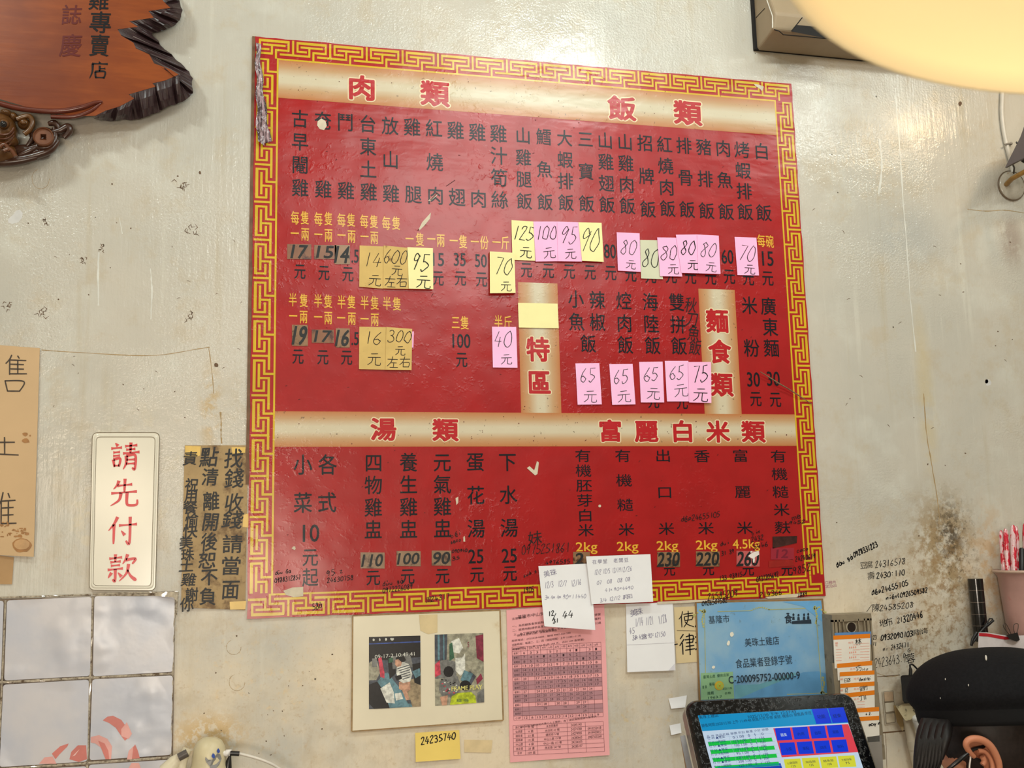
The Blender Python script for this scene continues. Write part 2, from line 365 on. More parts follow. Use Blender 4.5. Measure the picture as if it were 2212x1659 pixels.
# ================================================================ THE SETTING
def wall_material():
    k = NT('old_cream_gloss_paint')
    base = k.mix(k.ramp(k.noise(2.2, 4), .35, .65), lin((188, 184, 174)), lin((199, 192, 180)))
    base = k.mix(k.math('MULTIPLY', k.ramp(k.noise(9, 5, off=5), .52, .72), .45), base, lin((208, 207, 198)))
    st = k.ramp(k.noise(1.0, 4, .6, stretch=(38, 1, 2.2)), .56, .74)                     # runs of old paint
    base = k.mix(k.math('MULTIPLY', st, .32), base, lin((222, 220, 208)))
    st2 = k.ramp(k.noise(1.0, 4, .6, stretch=(24, 1, 1.6), off=2), .60, .8)
    base = k.mix(k.math('MULTIPLY', st2, .38), base, lin((176, 158, 122)))
    # the lower wall is yellowish, and lightened to carry the warm light falling there
    z = k.n('SeparateXYZ', {0: k.pos()}).outputs[2]
    low = k.math('MULTIPLY', k.ramp(z, 1.62, 1.22), k.ramp(k.noise(5, 5, off=9), .3, .66))
    base = k.mix(k.math('MULTIPLY', low, .75), base, lin((232, 214, 184)))
    mott = k.math('MULTIPLY', k.ramp(k.noise(14, 6, .7, off=12), .50, .68), .40); base = k.mix(mott, base, lin((186, 170, 144)))
    grain = k.math('MULTIPLY', k.math('MULTIPLY', k.ramp(k.noise(85, 5, .7, off=7), .55, .72), k.ramp(z, 1.7, 1.25)), .42); base = k.mix(grain, base, lin((176, 148, 108)))
    def dirt(px, rad, thr, scale, color, amt, det=6):
        nonlocal base
        p = W(*px); g = k.math('MULTIPLY', k.blob((p.x, p.z), rad, .85), k.ramp(k.noise(scale, det, .7, off=px[0]*.01), thr, thr+.14))
        base = k.mix(k.math('MULTIPLY', g, amt), base, lin(color))
    dirt((2040, 1190), (.13, .20), .42, 34, (150, 122, 76), .8)
    dirt((2052, 1150), (.05, .10), .42, 70, (74, 62, 46), .85)
    dirt((2010, 1330), (.22, .28), .47, 46, (150, 116, 74), .75); dirt((1990, 1400), (.16, .14), .55, 22, (226, 222, 214), .7); dirt((2060, 1180), (.09, .16), .52, 120, (66, 54, 40), .8)
    dirt((2070, 1260), (.20, .30), .56, 90, (110, 84, 54), .75)
    dirt((2150, 1240), (.10, .22), .46, 24, (196, 160, 116), .7)
    dirt((2000, 860), (.035, .3), .40, 12, (200, 182, 140), .5)
    dirt((450, 1590), (.10, .06), .40, 90, (196, 160, 96), .75); dirt((600, 1500), (.25, .2), .56, 110, (170, 138, 92), .6)
    dirt((560, 1480), (.22, .18), .54, 50, (216, 190, 146), .6)
    dirt((455, 880), (.03, .12), .40, 30, (190, 160, 110), .7)
    dirt((270, 1080), (.16, .25), .52, 14, (214, 196, 156), .5)
    dirt((1330, 1480), (.07, .15), .60, 110, (120, 104, 84), .7)
    dirt((1400, 1560), (.2, .1), .55, 40, (206, 180, 130), .6)
    dirt((1250, 560), (2.5, 1.2), .73, 26, (128, 108, 84), .5)
    dirt((2185, 520), (.05, .10), .35, 12, (140, 120, 108), .6)
    dirt((1960, 510), (.16, .11), .36, 6, (168, 170, 168), .55)
    # fly specks and pinholes
    vo = k.n('TexVoronoi', {'Vector': k.n('Mapping', {'Vector': k.pos(), 'Scale': (1, 0, 1)}).outputs[0], 'Scale': 17.0})
    rnd = k.n('SeparateColor', {0: vo.outputs['Color']}).outputs[0]
    dots = k.math('LESS_THAN', vo.outputs['Distance'], k.math('MULTIPLY', k.math('POWER', rnd, 3), .045))
    base = k.mix(k.math('MULTIPLY', dots, .85), base, lin((58, 46, 34)))
    # lumpy brushwork under gloss
    lump = k.ramp(k.noise(3.2, 3, off=1.7), .40, .62)
    h = k.math('ADD', k.math('MULTIPLY', k.noise(210, 2), k.math('MULTIPLY', k.math('MULTIPLY_ADD', lump, 1.2, .25), k.math('MULTIPLY_ADD', k.ramp(z, 1.35, 1.75), .75, .25))), k.math('MULTIPLY', k.noise(26, 4, off=4), 1.1))
    h = k.math('ADD', h, k.math('MULTIPLY', k.noise(1, 5, .6, stretch=(110, 1, 9)), .8))
    h = k.math('SUBTRACT', h, k.math('MULTIPLY', dots, .5))
    k.bump(h, .0012)
    m_ = k.out(base, .24, .5); k.set(k.b.inputs['Roughness'], k.math('ADD', k.math('MULTIPLY_ADD', k.noise(6, 3, off=8), .18, .08), k.math('MULTIPLY', k.ramp(z, 1.75, 1.30), .32))); return m_
M_WALL = wall_material()
M_PLAIN = mat('room_paint', (200, 196, 184), .7, .3, .04, 3)
M_FLOOR = mat('room_floor', (120, 112, 100), .5, .4, .1, 4)
XL, XR, YF, ZC = -2.5, 2.3, -4.4, 3.35
def slab(name, lo, hi, m_):
    o = MB().box(lo, hi).build(name, m_); tag(o, None, None, kind='structure'); return o
wall_back = slab('wall_back', (XL, 0, 0), (XR, .15, ZC), M_WALL)
slab('wall_left', (XL-.1, YF, 0), (XL, .15, ZC), M_PLAIN); slab('wall_right', (XR, YF, 0), (XR+.1, .15, ZC), M_PLAIN)
slab('wall_front', (XL, YF-.1, 0), (XR, YF, ZC), M_PLAIN)
slab('ceiling', (XL, YF, ZC), (XR, .15, ZC+.1), M_PLAIN); slab('floor', (XL, YF, -.1), (XR, .15, 0), M_FLOOR)
wall_back['label'] = 'old cream gloss-painted wall with stains and pen-written numbers'

INK = mat('black_ink', (22, 20, 20), .55, .3, .05, 60)
PENINK = mat('black_pen', (26, 24, 26), .6, .25, .1, 60)

# ================================================================ THE MENU BOARD  (1.20 x 1.158 m vinyl sheet)
BX0, BX1, BZ0, BZ1 = -.6, .6, 1.3708, 2.5292
BN = .004
def vinyl(name, rgb, var=.06, dirt=.0):
    k = NT(name); c = lin(rgb)
    col = k.mix(k.ramp(k.noise(14, 4), .3, .7), tuple(x*(1-var) for x in c), tuple(min(1, x*(1+var)) for x in c))
    if dirt:
        col = k.mix(k.math('MULTIPLY', k.ramp(k.noise(60, 6, .7, off=2.2), .68, .78), dirt), col, lin((70, 40, 30)))
    return k, col
def vinyl_bump(k):
    # bubbles and folds along the top of the sheet, fine grain everywhere
    z = k.n('SeparateXYZ', {0: k.pos()}).outputs[2]
    top = k.ramp(z, 2.12, 2.46)
    fold = k.noise(1, 3, .5, stretch=(5, 1, 16), off=.6)
    h = k.math('MULTIPLY', fold, k.math('MULTIPLY', top, .0045))
    h = k.math('ADD', h, k.math('MULTIPLY', k.noise(7, 2, off=3), .004))
    h = k.math('ADD', h, k.math('MULTIPLY', k.ramp(k.noise(95, 3, off=6), .5, .8), k.math('MULTIPLY_ADD', k.ramp(k.noise(4, 2, off=11), .5, .65), .0005, .00012)))
    k.bump(h, 1.0)
def vinyl_mat(name, rgb, var=.06, dirt=.0, rough=.28, spec=.42):
    k, col = vinyl(name, rgb, var, dirt); vinyl_bump(k); return k.out(col, rough, spec)
V_RED = vinyl_mat('red_vinyl', (160, 26, 28), .07, .5)
V_KEYRED = vinyl_mat('border_red_vinyl', (166, 28, 32), .06, .2)
V_YEL = vinyl_mat('border_yellow_vinyl', (206, 172, 38), .08, .35)
V_GOLD = vinyl_mat('yellow_print', (222, 172, 58), .05, .2)
V_DARK = vinyl_mat('dark_print', (22, 26, 32), .1, 0, .30, .26)
V_TITLE = vinyl_mat('title_red_print', (178, 32, 38), .06)
V_CREAM = vinyl_mat('cream_outline_print', (226, 208, 172), .04)
def band_mat(name, axis, a, b):
    k = NT(name); s = k.n('SeparateXYZ', {0: k.pos()}).outputs[axis]
    t = k.n('MapRange', {'Value': s, 'From Min': a, 'From Max': b}).outputs[0]
    r = k.n('ValToRGB', {0: t}); e = r.color_ramp.elements
    e[0].position = 0; e[0].color = rgba((184, 118, 70)); e[1].position = 1; e[1].color = rgba((184, 118, 70))
    for p, c in ((.22, (190, 152, 112)), (.42, (204, 192, 166)), (.58, (204, 192, 166)), (.8, (190, 152, 112))):
        x = e.new(p); x.color = rgba(c)
    col = k.mix(k.math('MULTIPLY', k.ramp(k.noise(130, 4, .6), .66, .72), .7), r.outputs[0], lin((80, 60, 44)))
    vinyl_bump(k); return k.out(col, .30, .4)
menu_board = thing('menu_board', (0, -BN/2, BZ0), 'big red vinyl menu board with yellow fretwork border and Chinese dish names', 'menu board')
def bp(x, z, d=0.0): return (x, -(BN+d), z)
# backing sheet, edges a little ragged
mb = MB(); F = []
def edge_pts(a, b, n):
    return [(a[0]+(b[0]-a[0])*i/n, a[1]+(b[1]-a[1])*i/n) for i in range(n)]
loop = edge_pts((BX0, BZ0), (BX1, BZ0), 60)+edge_pts((BX1, BZ0), (BX1, BZ1), 50)+edge_pts((BX1, BZ1), (BX0, BZ1), 60)+edge_pts((BX0, BZ1), (BX0, BZ0), 50)
loop = [(x+random.uniform(-1, 1)*.0009, z+random.uniform(-1, 1)*.0009) for x, z in loop]
mb.prism([bp(x, z) for x, z in loop], [(x, -.0003, z) for x, z in loop])
mb.build('backing_sheet', V_KEYRED, menu_board)
MB().box((BX0-.0065, -.0030, BZ0+.25), (BX0+.01, -.0003, BZ1+.001)).build('brown_edge', mat('board_side_and_shade', (112, 84, 62), .6, .3, .2, 60), menu_board)  # brown strip stands in for the board's side and its shadow
BAND = .0465
ix0, ix1, iz0, iz1 = BX0+BAND, BX1-BAND, BZ0+BAND-.002, BZ1-BAND
MB().quad(bp(ix0, iz0, .0002), bp(ix1, iz0, .0002), bp(ix1, iz1, .0002), bp(ix0, iz1, .0002)).build('red_field', V_RED, menu_board)
# fretwork: yellow strokes of one repeat, u along the edge, v from the outer edge inwards
def fret(i, U):
    t = .056; R = []
    def hh(a, b, v, w=.098): R.append((a*U, b*U, v-w/2, v+w/2))
    def vv(u, a, b): R.append((u*U-t*U/2, u*U+t*U/2, a, b))
    if i: vv(0, .04, .77)
    hh(.10, .90, .14, .12); vv(.118, .09, .58); hh(.10, .37, .54); hh(.20, .80, .33); vv(.436, .33, .77)
    hh(-.355 if i else .0, .458, .735); vv(.545, .505, .95); hh(.525, .90, .545); vv(.878, .09, .585)
    return [(a+i*U, b+i*U, c, d) for a, b, c, d in R]
mb = MB()
FQ = [0]
def frect(side, a, b, c, d):
    FQ[0] += 1; e = .0004+(FQ[0] % 9)*2.2e-5; c *= BAND; d *= BAND
    if side == 'top': x0, x1, z0, z1 = BX0+a, BX0+b, BZ1-d, BZ1-c
    elif side == 'bottom': x0, x1, z0, z1 = BX0+a, BX0+b, BZ0+c, BZ0+d
    elif side == 'left': x0, x1, z0, z1 = BX0+c, BX0+d, 1.4036+a, 1.4036+b
    else: x0, x1, z0, z1 = BX1-d, BX1-c, 1.4036+a, 1.4036+b
    x0 = max(x0, BX0+.001); x1 = min(x1, BX1-.001)
    if side in ('left', 'right'):
        z0 = max(z0, BZ0+BAND*.98); z1 = min(z1, BZ1-BAND*.98)
    if x1 > x0 and z1 > z0: mb.quad(bp(x0, z0, e), bp(x1, z0, e), bp(x1, z1, e), bp(x0, z1, e))
for side, n, U in (('top', 16, .075), ('bottom', 16, .075), ('left', 14, .0777), ('right', 14, .0777)):
    for i in range(n):
        for r in fret(i, U): frect(side, *r)
lw = .0036
for a in ((ix0-lw, ix1+lw, iz1, iz1+lw), (ix0-lw, ix1+lw, iz0-lw, iz0), (ix0-lw, ix0, iz0, iz1), (ix1, ix1+lw, iz0, iz1)):
    mb.quad(bp(a[0], a[2], .00037), bp(a[1], a[2], .00037), bp(a[1], a[3], .00037), bp(a[0], a[3], .00037))
mb.build('border_pattern', V_YEL, menu_board)
# cream and tan heading bands
def band(x0, x1, z0, z1, axis, nm):
    MB().quad(bp(x0, z0, .0005), bp(x1, z0, .0005), bp(x1, z1, .0005), bp(x0, z1, .0005)).build('heading_band', band_mat(nm, axis, *((z0, z1) if axis == 2 else (x0, x1))), menu_board)
band(ix0, ix1, 2.4015, iz1, 2, 'band_print_top'); band(ix0, ix1, 1.6925, 1.7615, 2, 'band_print_middle')
xa, xb = W(1121, 750).x, W(1207, 750).x; band(xa, xb, 1.7615, W(1160, 612).z, 0, 'band_print_special')
xa, xb = W(1513, 750).x, W(1592, 750).x; band(xa, xb, 1.7615, W(1545, 626).z, 0, 'band_print_noodles')

BS = wall_at(BN)
D = .0007
NAMES = {'dark': ('dish_name', V_DARK), 'gold': ('unit_lettering', V_GOLD)}
def phrase(name, m_, draw):
    k = Ink(BS); draw(k); k.build(name, m_, menu_board)
def C(text, pts, w, h, ink=None, off=.009, groups=None, name='dish_name', m_=None):
    m_ = m_ or V_DARK; i = 0
    for n in (groups or [len(text)]):
        phrase(name, m_, lambda k: [k.em(ch, p[0], p[1], w, h, d=D, off=off) for ch, p in zip(text[i:i+n], pts[i:i+n])]); i += n
# names of the dishes, column by column: first and last character
for t, a, b in (('古早閹雞', (647.9,256.2), (648.5,405.3)), ('奄  雞', (697.5,260.4), (698.4,408.4)), ('鬥  雞', (746,263.8), (747.4,411.7)), ('台東土雞', (794.5,267.4), (796.4,414.5)),
                ('放 山 雞', (842.7,271.6), (844.7,417.9)), ('雞  腿', (890.3,274.4), (893,419.6)), ('紅 燒 肉', (937.4,277.2), (940.8,422.4)), ('雞  翅', (984.2,281.4), (987.6,425.8)),
                ('雞  肉', (1031,285.6), (1033.8,429)), ('雞汁筍絲', (1076.7,288.4), (1079.5,431.4))):
    phrase('dish_name', V_DARK, lambda k: k.col(t, a, b, 38, 41, d=D, off=.008))
for t, a, b in (('山雞腿飯', (1130,292.6), (1132.8,434.2)), ('鱈 魚 飯', (1174.8,295.4), (1177.6,436)), ('大蝦排飯', (1219.7,298.2), (1222.8,437.5)), ('三 寶 飯', (1264.8,300.5), (1267.3,439.8)),
                ('山雞翅飯', (1307.4,303.3), (1311.6,442)), ('山雞肉飯', (1350.3,306.6), (1355.6,444.5)), ('招 牌 飯', (1393.4,308.9), (1400,451.8)), ('紅燒肉飯', (1435.5,312.2), (1442.5,450.4)),
                ('排 骨 飯', (1477.5,314.5), (1484.5,452.4)), ('豬 排 飯', (1520.4,317.3), (1526.6,455.2)), ('肉 魚 飯', (1562.4,320.7), (1568.9,457.2)), ('烤蝦排飯', (1602.5,323.5), (1610.1,457.4)), ('白  飯', (1645.1,326.8), (1650.2,459.4))):
    phrase('dish_name', V_DARK, lambda k: k.col(t, a, b, 35, 38, d=D, off=.008))
# units in yellow
C('每隻一兩'*4, [(637.3,470.3),(658.5,470.3),(636.7,503.9),(659.1,505.9),(687.7,473),(709.6,472.2),(687.7,506.4),(709.6,508.1),(737.6,475),(758.6,475),(737.6,508),(759.4,510.6),(786.6,477.8),(807.7,478.4),(787.5,510.9),(808.5,513.4)], 19, 31, groups=[4]*4, name='unit_lettering', m_=V_GOLD)
C('每隻一隻一兩一隻一份一斤', [(834.3,482),(855.9,482),(884.7,515.7),(907.2,517),(931.5,516.2),(952,519.3),(980,519.9),(1000.5,522.1),(1025.7,522.1),(1046.2,524.1),(1072.5,523.2),(1091.6,524.6)], 19, 31, groups=[2]*6, name='unit_lettering', m_=V_GOLD)
C('半隻一兩'*4, [(632.5,647.4),(656.3,648.8),(633.3,682.4),(655.8,684.4),(687.1,649.6),(709,650.8),(687.1,684.7),(709,686.6),(737.6,652.2),(759.4,652.2),(737,686.6),(760,688),(787.5,653.6),(809.6,654.4),(787.5,688.9),(809.6,690.3)], 19, 31, groups=[4]*4, name='unit_lettering', m_=V_GOLD)
C('半隻三隻半斤', [(835.7,655.2),(857.5,656.4),(984.2,696.4),(1003.8,697.3),(1076.7,695),(1096.9,696.4)], 19, 31, groups=[2]*3, name='unit_lettering', m_=V_GOLD)
C('每碗', [(1644.3,519.7),(1662.7,521.6)], 18, 29, name='unit_lettering', m_=V_GOLD)
# prices
def num(t, u, v, w, h): phrase('printed_price', V_DARK, lambda k: k.fit(t, u, v, w, h, d=D, off=.012))
for t, u, v, w, h in (('15', 947, 560.5, 24, 28), ('35', 993.2, 560.5, 25, 28), ('50', 1038.9, 563.3, 25, 28), ('.5', 767, 553.5, 15, 28), ('.5', 767, 731.5, 15, 28), ('100', 996.8, 736.5, 38, 30),
                      ('80', 1317.7, 542.8, 25, 30), ('60', 1571.5, 554.6, 25, 30), ('15', 1658.5, 558.7, 24, 31), ('30', 1627.8, 819.7, 27, 31), ('30', 1670.6, 818.2, 27, 31),
                      ('10', 671.9, 1151.8, 35, 37), ('25', 1028, 1201.8, 32, 30), ('25', 1100, 1200.3, 32, 30)): num(t, u, v, w, h)
C('元'*25, [(647.9,585.7),(699.8,588.5),(751.6,591.3),(946.4,600.3),(994.6,600.3),(1040.3,602.6),(643.7,769.3),(697.5,770.7),(748.8,771.6),(997.4,776.3),(1137.3,582.4),(1184.5,584),(1229.7,585.6),(1274.7,587.2),(1319.3,588.7),(1362.7,591.9),(1405.4,595),(1449.7,595),(1491.8,596.6),(1535.1,598.2),(1575.6,596.6),(1616.5,599.8),(1658.5,600.4),(1632.6,860.9),(1675,862.5)], 26, 36, groups=[1]*25, name='yuan_sign')
C('元元', [(1411.7,866), (1473.4,868)], 26, 34, groups=[1]*2, name='yuan_sign')
# the special corner and the noodles
C('小辣魚椒飯焢肉飯海陸飯雙拼飯米粉廣東麵', [(1244,645.7),(1289.9,647.9),(1245.6,694.7),(1290.8,695.7),(1270.9,742.2),(1347.5,649.5),(1349,697.9),(1351,744.7),(1404.7,652),(1407,699.5),(1410,746),(1461.7,652.7),(1464.6,701),(1467,747),(1619,659.3),(1623.7,751.7),(1660,661.5),(1664,706.5),(1666.5,751.7)], 35, 41, off=.008, groups=[5,3,3,3,2,3])
# soups and side dishes
C('小各菜式', [(654.3,1003.4),(707.8,1003.4),(654.3,1085.7),(706.3,1085)], 42, 47); C('元起', [(670.2,1203.2),(670.2,1246.7)], 36, 42)
for t, a, b in (('四物雞盅', (807,999.6), (806.2,1143.9)), ('養生雞盅', (882.6,998.4), (882.6,1143)), ('元氣雞盅', (955.2,998.4), (956,1141.5)), ('蛋花湯', (1026.6,997.5), (1028.7,1141.5)), ('下水湯', (1096.3,997.5), (1100,1140))):
    phrase('dish_name', V_DARK, lambda k: k.col(t, a, b, 40, 43, d=D, off=.008))
C('元'*5, [(806.2,1247.3), (880.6,1244.4), (956,1243.5), (1030.4,1240.6), (1101.6,1237.9)], 32, 37, groups=[1]*5, name='yuan_sign')
# rice
for t, a, b in (('有機胚芽白米', (1259.2,984.4), (1265.6,1145.2)), ('有機糙米', (1345.6,984.4), (1353.2,1143.6)), ('出口米', (1432.3,984.4), (1439.6,1142)), ('香 米', (1516.5,985), (1525,1141)), ('富麗米', (1599.4,984.4), (1609,1140)), ('有機糙米麩', (1681.7,985.4), (1690.6,1139.5))):
    phrase('dish_name', V_DARK, lambda k: k.col(t, a, b, 36, 29, d=D, off=.004))
C('元'*4, [(1446,1230), (1530.4,1229), (1616.2,1230), (1700,1229.7)], 26, 30, groups=[1]*4, name='yuan_sign')
for u, v in ((1267.2,1184), (1355.8,1183), (1441.8,1181.5), (1526.6,1180)): phrase('unit_lettering', V_GOLD, lambda k: k.fit('2kg', u, v, 46, 26, d=D, off=.012))
phrase('unit_lettering', V_GOLD, lambda k: k.fit('4.5kg', 1612, 1178, 58, 26, d=D, off=.012))
# headings, red with a cream outline
HEADS = (('肉', 781.6, 189.5, 64, 55), ('類', 939.4, 202, 64, 57), ('飯', 1343.8, 233.8, 62, 54), ('類', 1485.4, 243.6, 62, 55), ('特', 1162.3, 754.2, 52, 55), ('區', 1164.9, 826, 52, 55),
                       ('麵', 1549.4, 693, 50, 53), ('食', 1554.7, 759.6, 50, 53), ('類', 1558.9, 830.8, 50, 53), ('湯', 828.3, 927, 57, 51), ('類', 962, 928.5, 57, 51),
                       ('富', 1318.4, 930.6, 52, 49), ('麗', 1396.3, 931.3, 52, 49), ('白', 1474.4, 931.6, 52, 49), ('米', 1551, 932.2, 52, 49), ('類', 1627, 932.2, 52, 49))
for i0, n in ((0, 2), (2, 2), (4, 2), (6, 3), (9, 2), (11, 5)):
    phrase('heading_outline', V_CREAM, lambda k: [k.em(ch, u, v, w, h, d=.0007, off=.075) for ch, u, v, w, h in HEADS[i0:i0+n]])
    phrase('section_heading', V_TITLE, lambda k: [k.em(ch, u, v, w, h, d=.0011, off=.034) for ch, u, v, w, h in HEADS[i0:i0+n]])
# pen notes written straight on the vinyl
phrase('pen_note', PENINK, lambda k: k.col('秋刀魚飯', (1492.4,658.4), (1502,750), 27, 36, d=.0011, rot=-.08, shear=.12))
for t, a, b, h in (('妹', (1139,1164), (1172,1160), 26), ('0975251861', (1126,1188), (1232,1182), 20), ('dUu Ga', (594,1238), (629,1233), 9), ('0988312857', (593,1254), (650,1246), 10), ('95 z', (704,1240), (746,1230), 12),
                   ('24630758', (706,1254), (764,1247), 10), ('dUu gA', (826,1262), (872,1254), 11), ('0972226089', (826,1276), (892,1266), 11), ('bEi', (976,1157), (996,1150), 11), ('seco', (973,1171), (996,1165), 8),
                   ('090940', (976,1191), (1010,1188), 7), ('35', (976,1207), (994,1204), 7), ('dEp24655105', (1471,1122), (1556,1110), 12), ('suA s', (1130,1244), (1160,1232), 8), ('4976585', (1178,1216), (1232,1212), 9),
                   ('58A', (674,1312), (696,1306), 14), ('周24317', (922,1296), (972,1286), 11), ('1905', (1130,1276), (1154,1272), 12), ('2432', (1622,1166), (1650,1160), 11), ('5446', (1626,1182), (1660,1174), 11),
                   ('coco', (1721,1190), (1746,1184), 9), ('24240619', (1718,1208), (1762,1200), 11), ('9852', (1712,1234), (1752,1224), 16), ('133 93915', (1553,1250), (1604,1240), 10), ('0937205692', (1634,1252), (1682,1240), 11),
                   ('24585209', (1528,1290), (1594,1280), 15), ('0926509582', (1516,1304), (1572,1296), 10), ('214366', (1640,1286), (1690,1278), 12), ('7889', (1722,1286), (1744,1282), 10), ('dui', (1556,1176), (1576,1170), 10), ('31 39', (1558,1196), (1586,1190), 9),
                   ('me', (1712,1118), (1730,1112), 12), ('9452', (1704,1130), (1740,1126), 7), ('bin', (1626,1152), (1642,1147), 9)):
    phrase('pen_note', PENINK, lambda k: k.pen(t, a, b, h, 1.5, d=.0012))
# tears, scars and worn spots
BARE = mat('bare_backing', (206, 194, 172), .6, .3, .08, 60)
def torn(f, *a): phrase('torn_spot', BARE, lambda k: getattr(k, f)(*a[:-1] if isinstance(a[-1], dict) else a, **(a[-1] if isinstance(a[-1], dict) else {})))
torn('poly', [(686,262), (694,256), (703,261), (706,272), (700,281), (691,279), (685,271)], .0009)
torn('poly', [(905,494), (912,480), (931,459), (929,472), (917,487), (906,498)], .0010); torn('poly', [(924,434), (934,426), (947,414), (943,423), (930,434)], .0009)
torn('poly', [(1138,1011), (1144,1007), (1154,1016), (1160,996), (1164,999), (1161,1024), (1156,1027)], .0012)
torn('poly', [(984,1076), (990,1073), (990,1086), (986,1091)], .0009); torn('poly', [(1001,1160), (1004,1158), (1005,1170), (1001,1170)], .0009)
torn('poly', [(612,1276), (632,1269), (655,1268), (655,1288), (634,1290), (618,1285)], .0009); torn('oval', 635, 1184, 4, 4, .0009, {'wob': .3}); torn('oval', 1295.5, 1093, 3, 3, .0009)
torn('poly', [(1628,181), (1640,183), (1650,187), (1646,197), (1642,192), (1632,186)], .0009, 0)
torn('poly', [(1740,1281), (1700,1284), (1652,1290), (1660,1293), (1720,1290)], .0009, 0)
torn('poly', [(1420,1300), (1500,1296), (1560,1294), (1560,1297), (1470,1303), (1420,1305)], .0009, 0)
sc = Ink(BS)
for i in range(70):
    u = random.uniform(610, 1690); v = random.uniform(300, 1180); a = random.uniform(-.9, .2); l = random.uniform(1.5, 5)
    sc.line((u, v), (u+l*math.cos(a), v+l*math.sin(a)), random.uniform(.8, 1.5), .0009)
for i in range(60):
    u, v = random.choice(((random.uniform(640, 1660), random.uniform(160, 290)), (random.uniform(620, 1700), random.uniform(900, 960)))); sc.oval(u, v, random.uniform(.6, 1.3), random.uniform(.6, 1.3), .0012, 6)
sc.line((902, 498), (920, 484), 2, .0009); sc.line((930, 432), (946, 416), 2, .001); sc.line((964, 402), (983, 389), 1.5, .0009); sc.line((936, 634), (932, 640), 1.5, .0009)
sc.build('scar_speck', mat('scar_red', (86, 14, 16), .5, .3), menu_board)
# split and crumpled edge at the upper left, mended with tape
mb = MB(); F = []; NV = 46
for j in range(NV+1):
    t = j/NV; v = 92+t*212; w = 10+22*t**1.6 if t < .97 else 16; u0 = 552+3*t
    for i in range(7):
        a = i/6; d = .002+.007*abs(math.sin(a*9+math.sin(t*13)*2.2))*(.4+.6*t) + .004*abs(math.sin(t*37+a*5)) + random.uniform(0, .0012)
        F.append(W(u0+w*a+2.2*math.sin(t*21+a), v+a*(8*t+3), BN+d))
mb.add(F, [(j*7+i, (j+1)*7+i, (j+1)*7+i+1, j*7+i+1) for j in range(NV) for i in range(6)], 0, True)
crumple = NT('crumpled_mauve_tape'); c1 = crumple.mix(crumple.ramp(crumple.noise(1, 4, .6, stretch=(160, 1, 26)), .42, .6), lin((70, 50, 56)), lin((176, 150, 156)))
mb.build('crumpled_edge', crumple.out(c1, .25, .6), menu_board)
# ================================================================ PRICE NOTES AND TAPES STUCK ON THE BOARD
P_PINK = mat('pink_note_paper', (246, 184, 224), .75, .25, .03, 18)
P_PINK2 = mat('pale_pink_note_paper', (246, 190, 230), .75, .25, .03, 18)
P_YEL = mat('yellow_note_paper', (240, 232, 170), .75, .25, .03, 18)
P_TAN = mat('aged_tan_note_paper', (208, 176, 108), .7, .3, .08, 20, stain=((120, 80, 40), .60, 30))
P_GREY = mat('faded_grey_note_paper', (204, 204, 178), .7, .3, .04, 18)
P_WHITE = mat('white_note_paper', (232, 232, 236), .8, .2, .02, 14)
TAPE = mat('brown_tape', (142, 108, 78), .3, .5, .14, 40, stain=((70, 44, 30), .5, 60))
TAPE2 = mat('mauve_brown_tape', (134, 90, 64), .3, .5, .12, 40, stain=((80, 48, 42), .5, 60))
MARK = mat('bold_marker', (24, 26, 28), .5, .4, .06, 60)
PENGREY = mat('grey_ballpoint', (62, 60, 66), .6, .3, .05, 60)
PENPALE = mat('pale_ballpoint', (128, 124, 150), .6, .3, .05, 60)
G_N = 'price notes on the menu board'; G_T = 'taped price labels on the menu board'
def note(name, c, n0, m_, label, cat='note', group=None, lift=.0015, side='b', th=.0003, lines=(), pen=1.5, ink=PENINK, base_n=None):
    """a paper note, corners in pixels; lines: (text, a0, b0, a1, b1, height) in fractions of the note"""
    s = Sheet(c, n0, lift, 2.0, side)
    ctr = s(*bil(c, .5, 1.0))
    r = thing(name, ctr, label, cat, group)
    s.slab('paper', m_, r, th)
    ik = Ink(s); hpx = math.hypot(c[3][0]-c[0][0], c[3][1]-c[0][1])
    for L in lines:
        t, a0, b0, a1, b1, h = L[:6]
        ik.pen(t, bil(c, a0, b0), bil(c, a1, b1), h*hpx, L[6] if len(L) > 6 else pen, d=.0004)
    ik.build('handwriting_lettering', ink, r)
    return r, s
YU = '元'
def price(c, n0, m_, num, label, nb=(.08, .32, .92, .30, .36), yb=(.25, .76, .80, .75, .30), extra=(), pen=1.6, ink=PENINK, lift=.0016, th=.0003):
    lines = [(num, nb[0], nb[1], nb[2], nb[3], nb[4])]
    if yb: lines.append((YU, yb[0], yb[1], yb[2], yb[3], yb[4]))
    return note('price_note', c, n0, m_, label, 'note', G_N, lift, 'b', th, lines + list(extra), pen, ink)
NB = BN + .0016
price([(776.8,530.2),(828.6,532.5),(827.8,623.6),(776,619.4)], NB, P_TAN, '14', 'aged tan price note reading 14 yuan, left of the tan 600 note', (.15,.34,.95,.32,.34), (.35,.80,.95,.80,.28))
price([(828.7,530.2),(880.4,535.3),(883,624.1),(827.8,623)], NB+.0012, P_TAN, '600', 'aged tan price note reading 600 yuan, between the tan 14 note and yellow 95 note', (.02,.24,1,.24,.32), (.30,.56,.80,.55,.24), [('左右', .04, .84, .98, .82, .24)])
price([(880,533.9),(935.2,536.1),(936,625),(883.3,623.6)], NB+.0024, P_YEL, '95', 'light yellow price note reading 95 yuan, right of the tan 600 note', (.15,.34,.88,.36,.42), (.28,.80,.92,.82,.32), pen=2.1)
price([(1058,543.1),(1111.2,546),(1113.7,632.8),(1058.5,633.4)], BN+.0085, P_YEL, '70', 'thick pad of yellow notes reading 70 yuan, alone under the last meat column', (.18,.34,.92,.36,.40), (.34,.82,.92,.82,.24), th=.0078, lift=.0006)
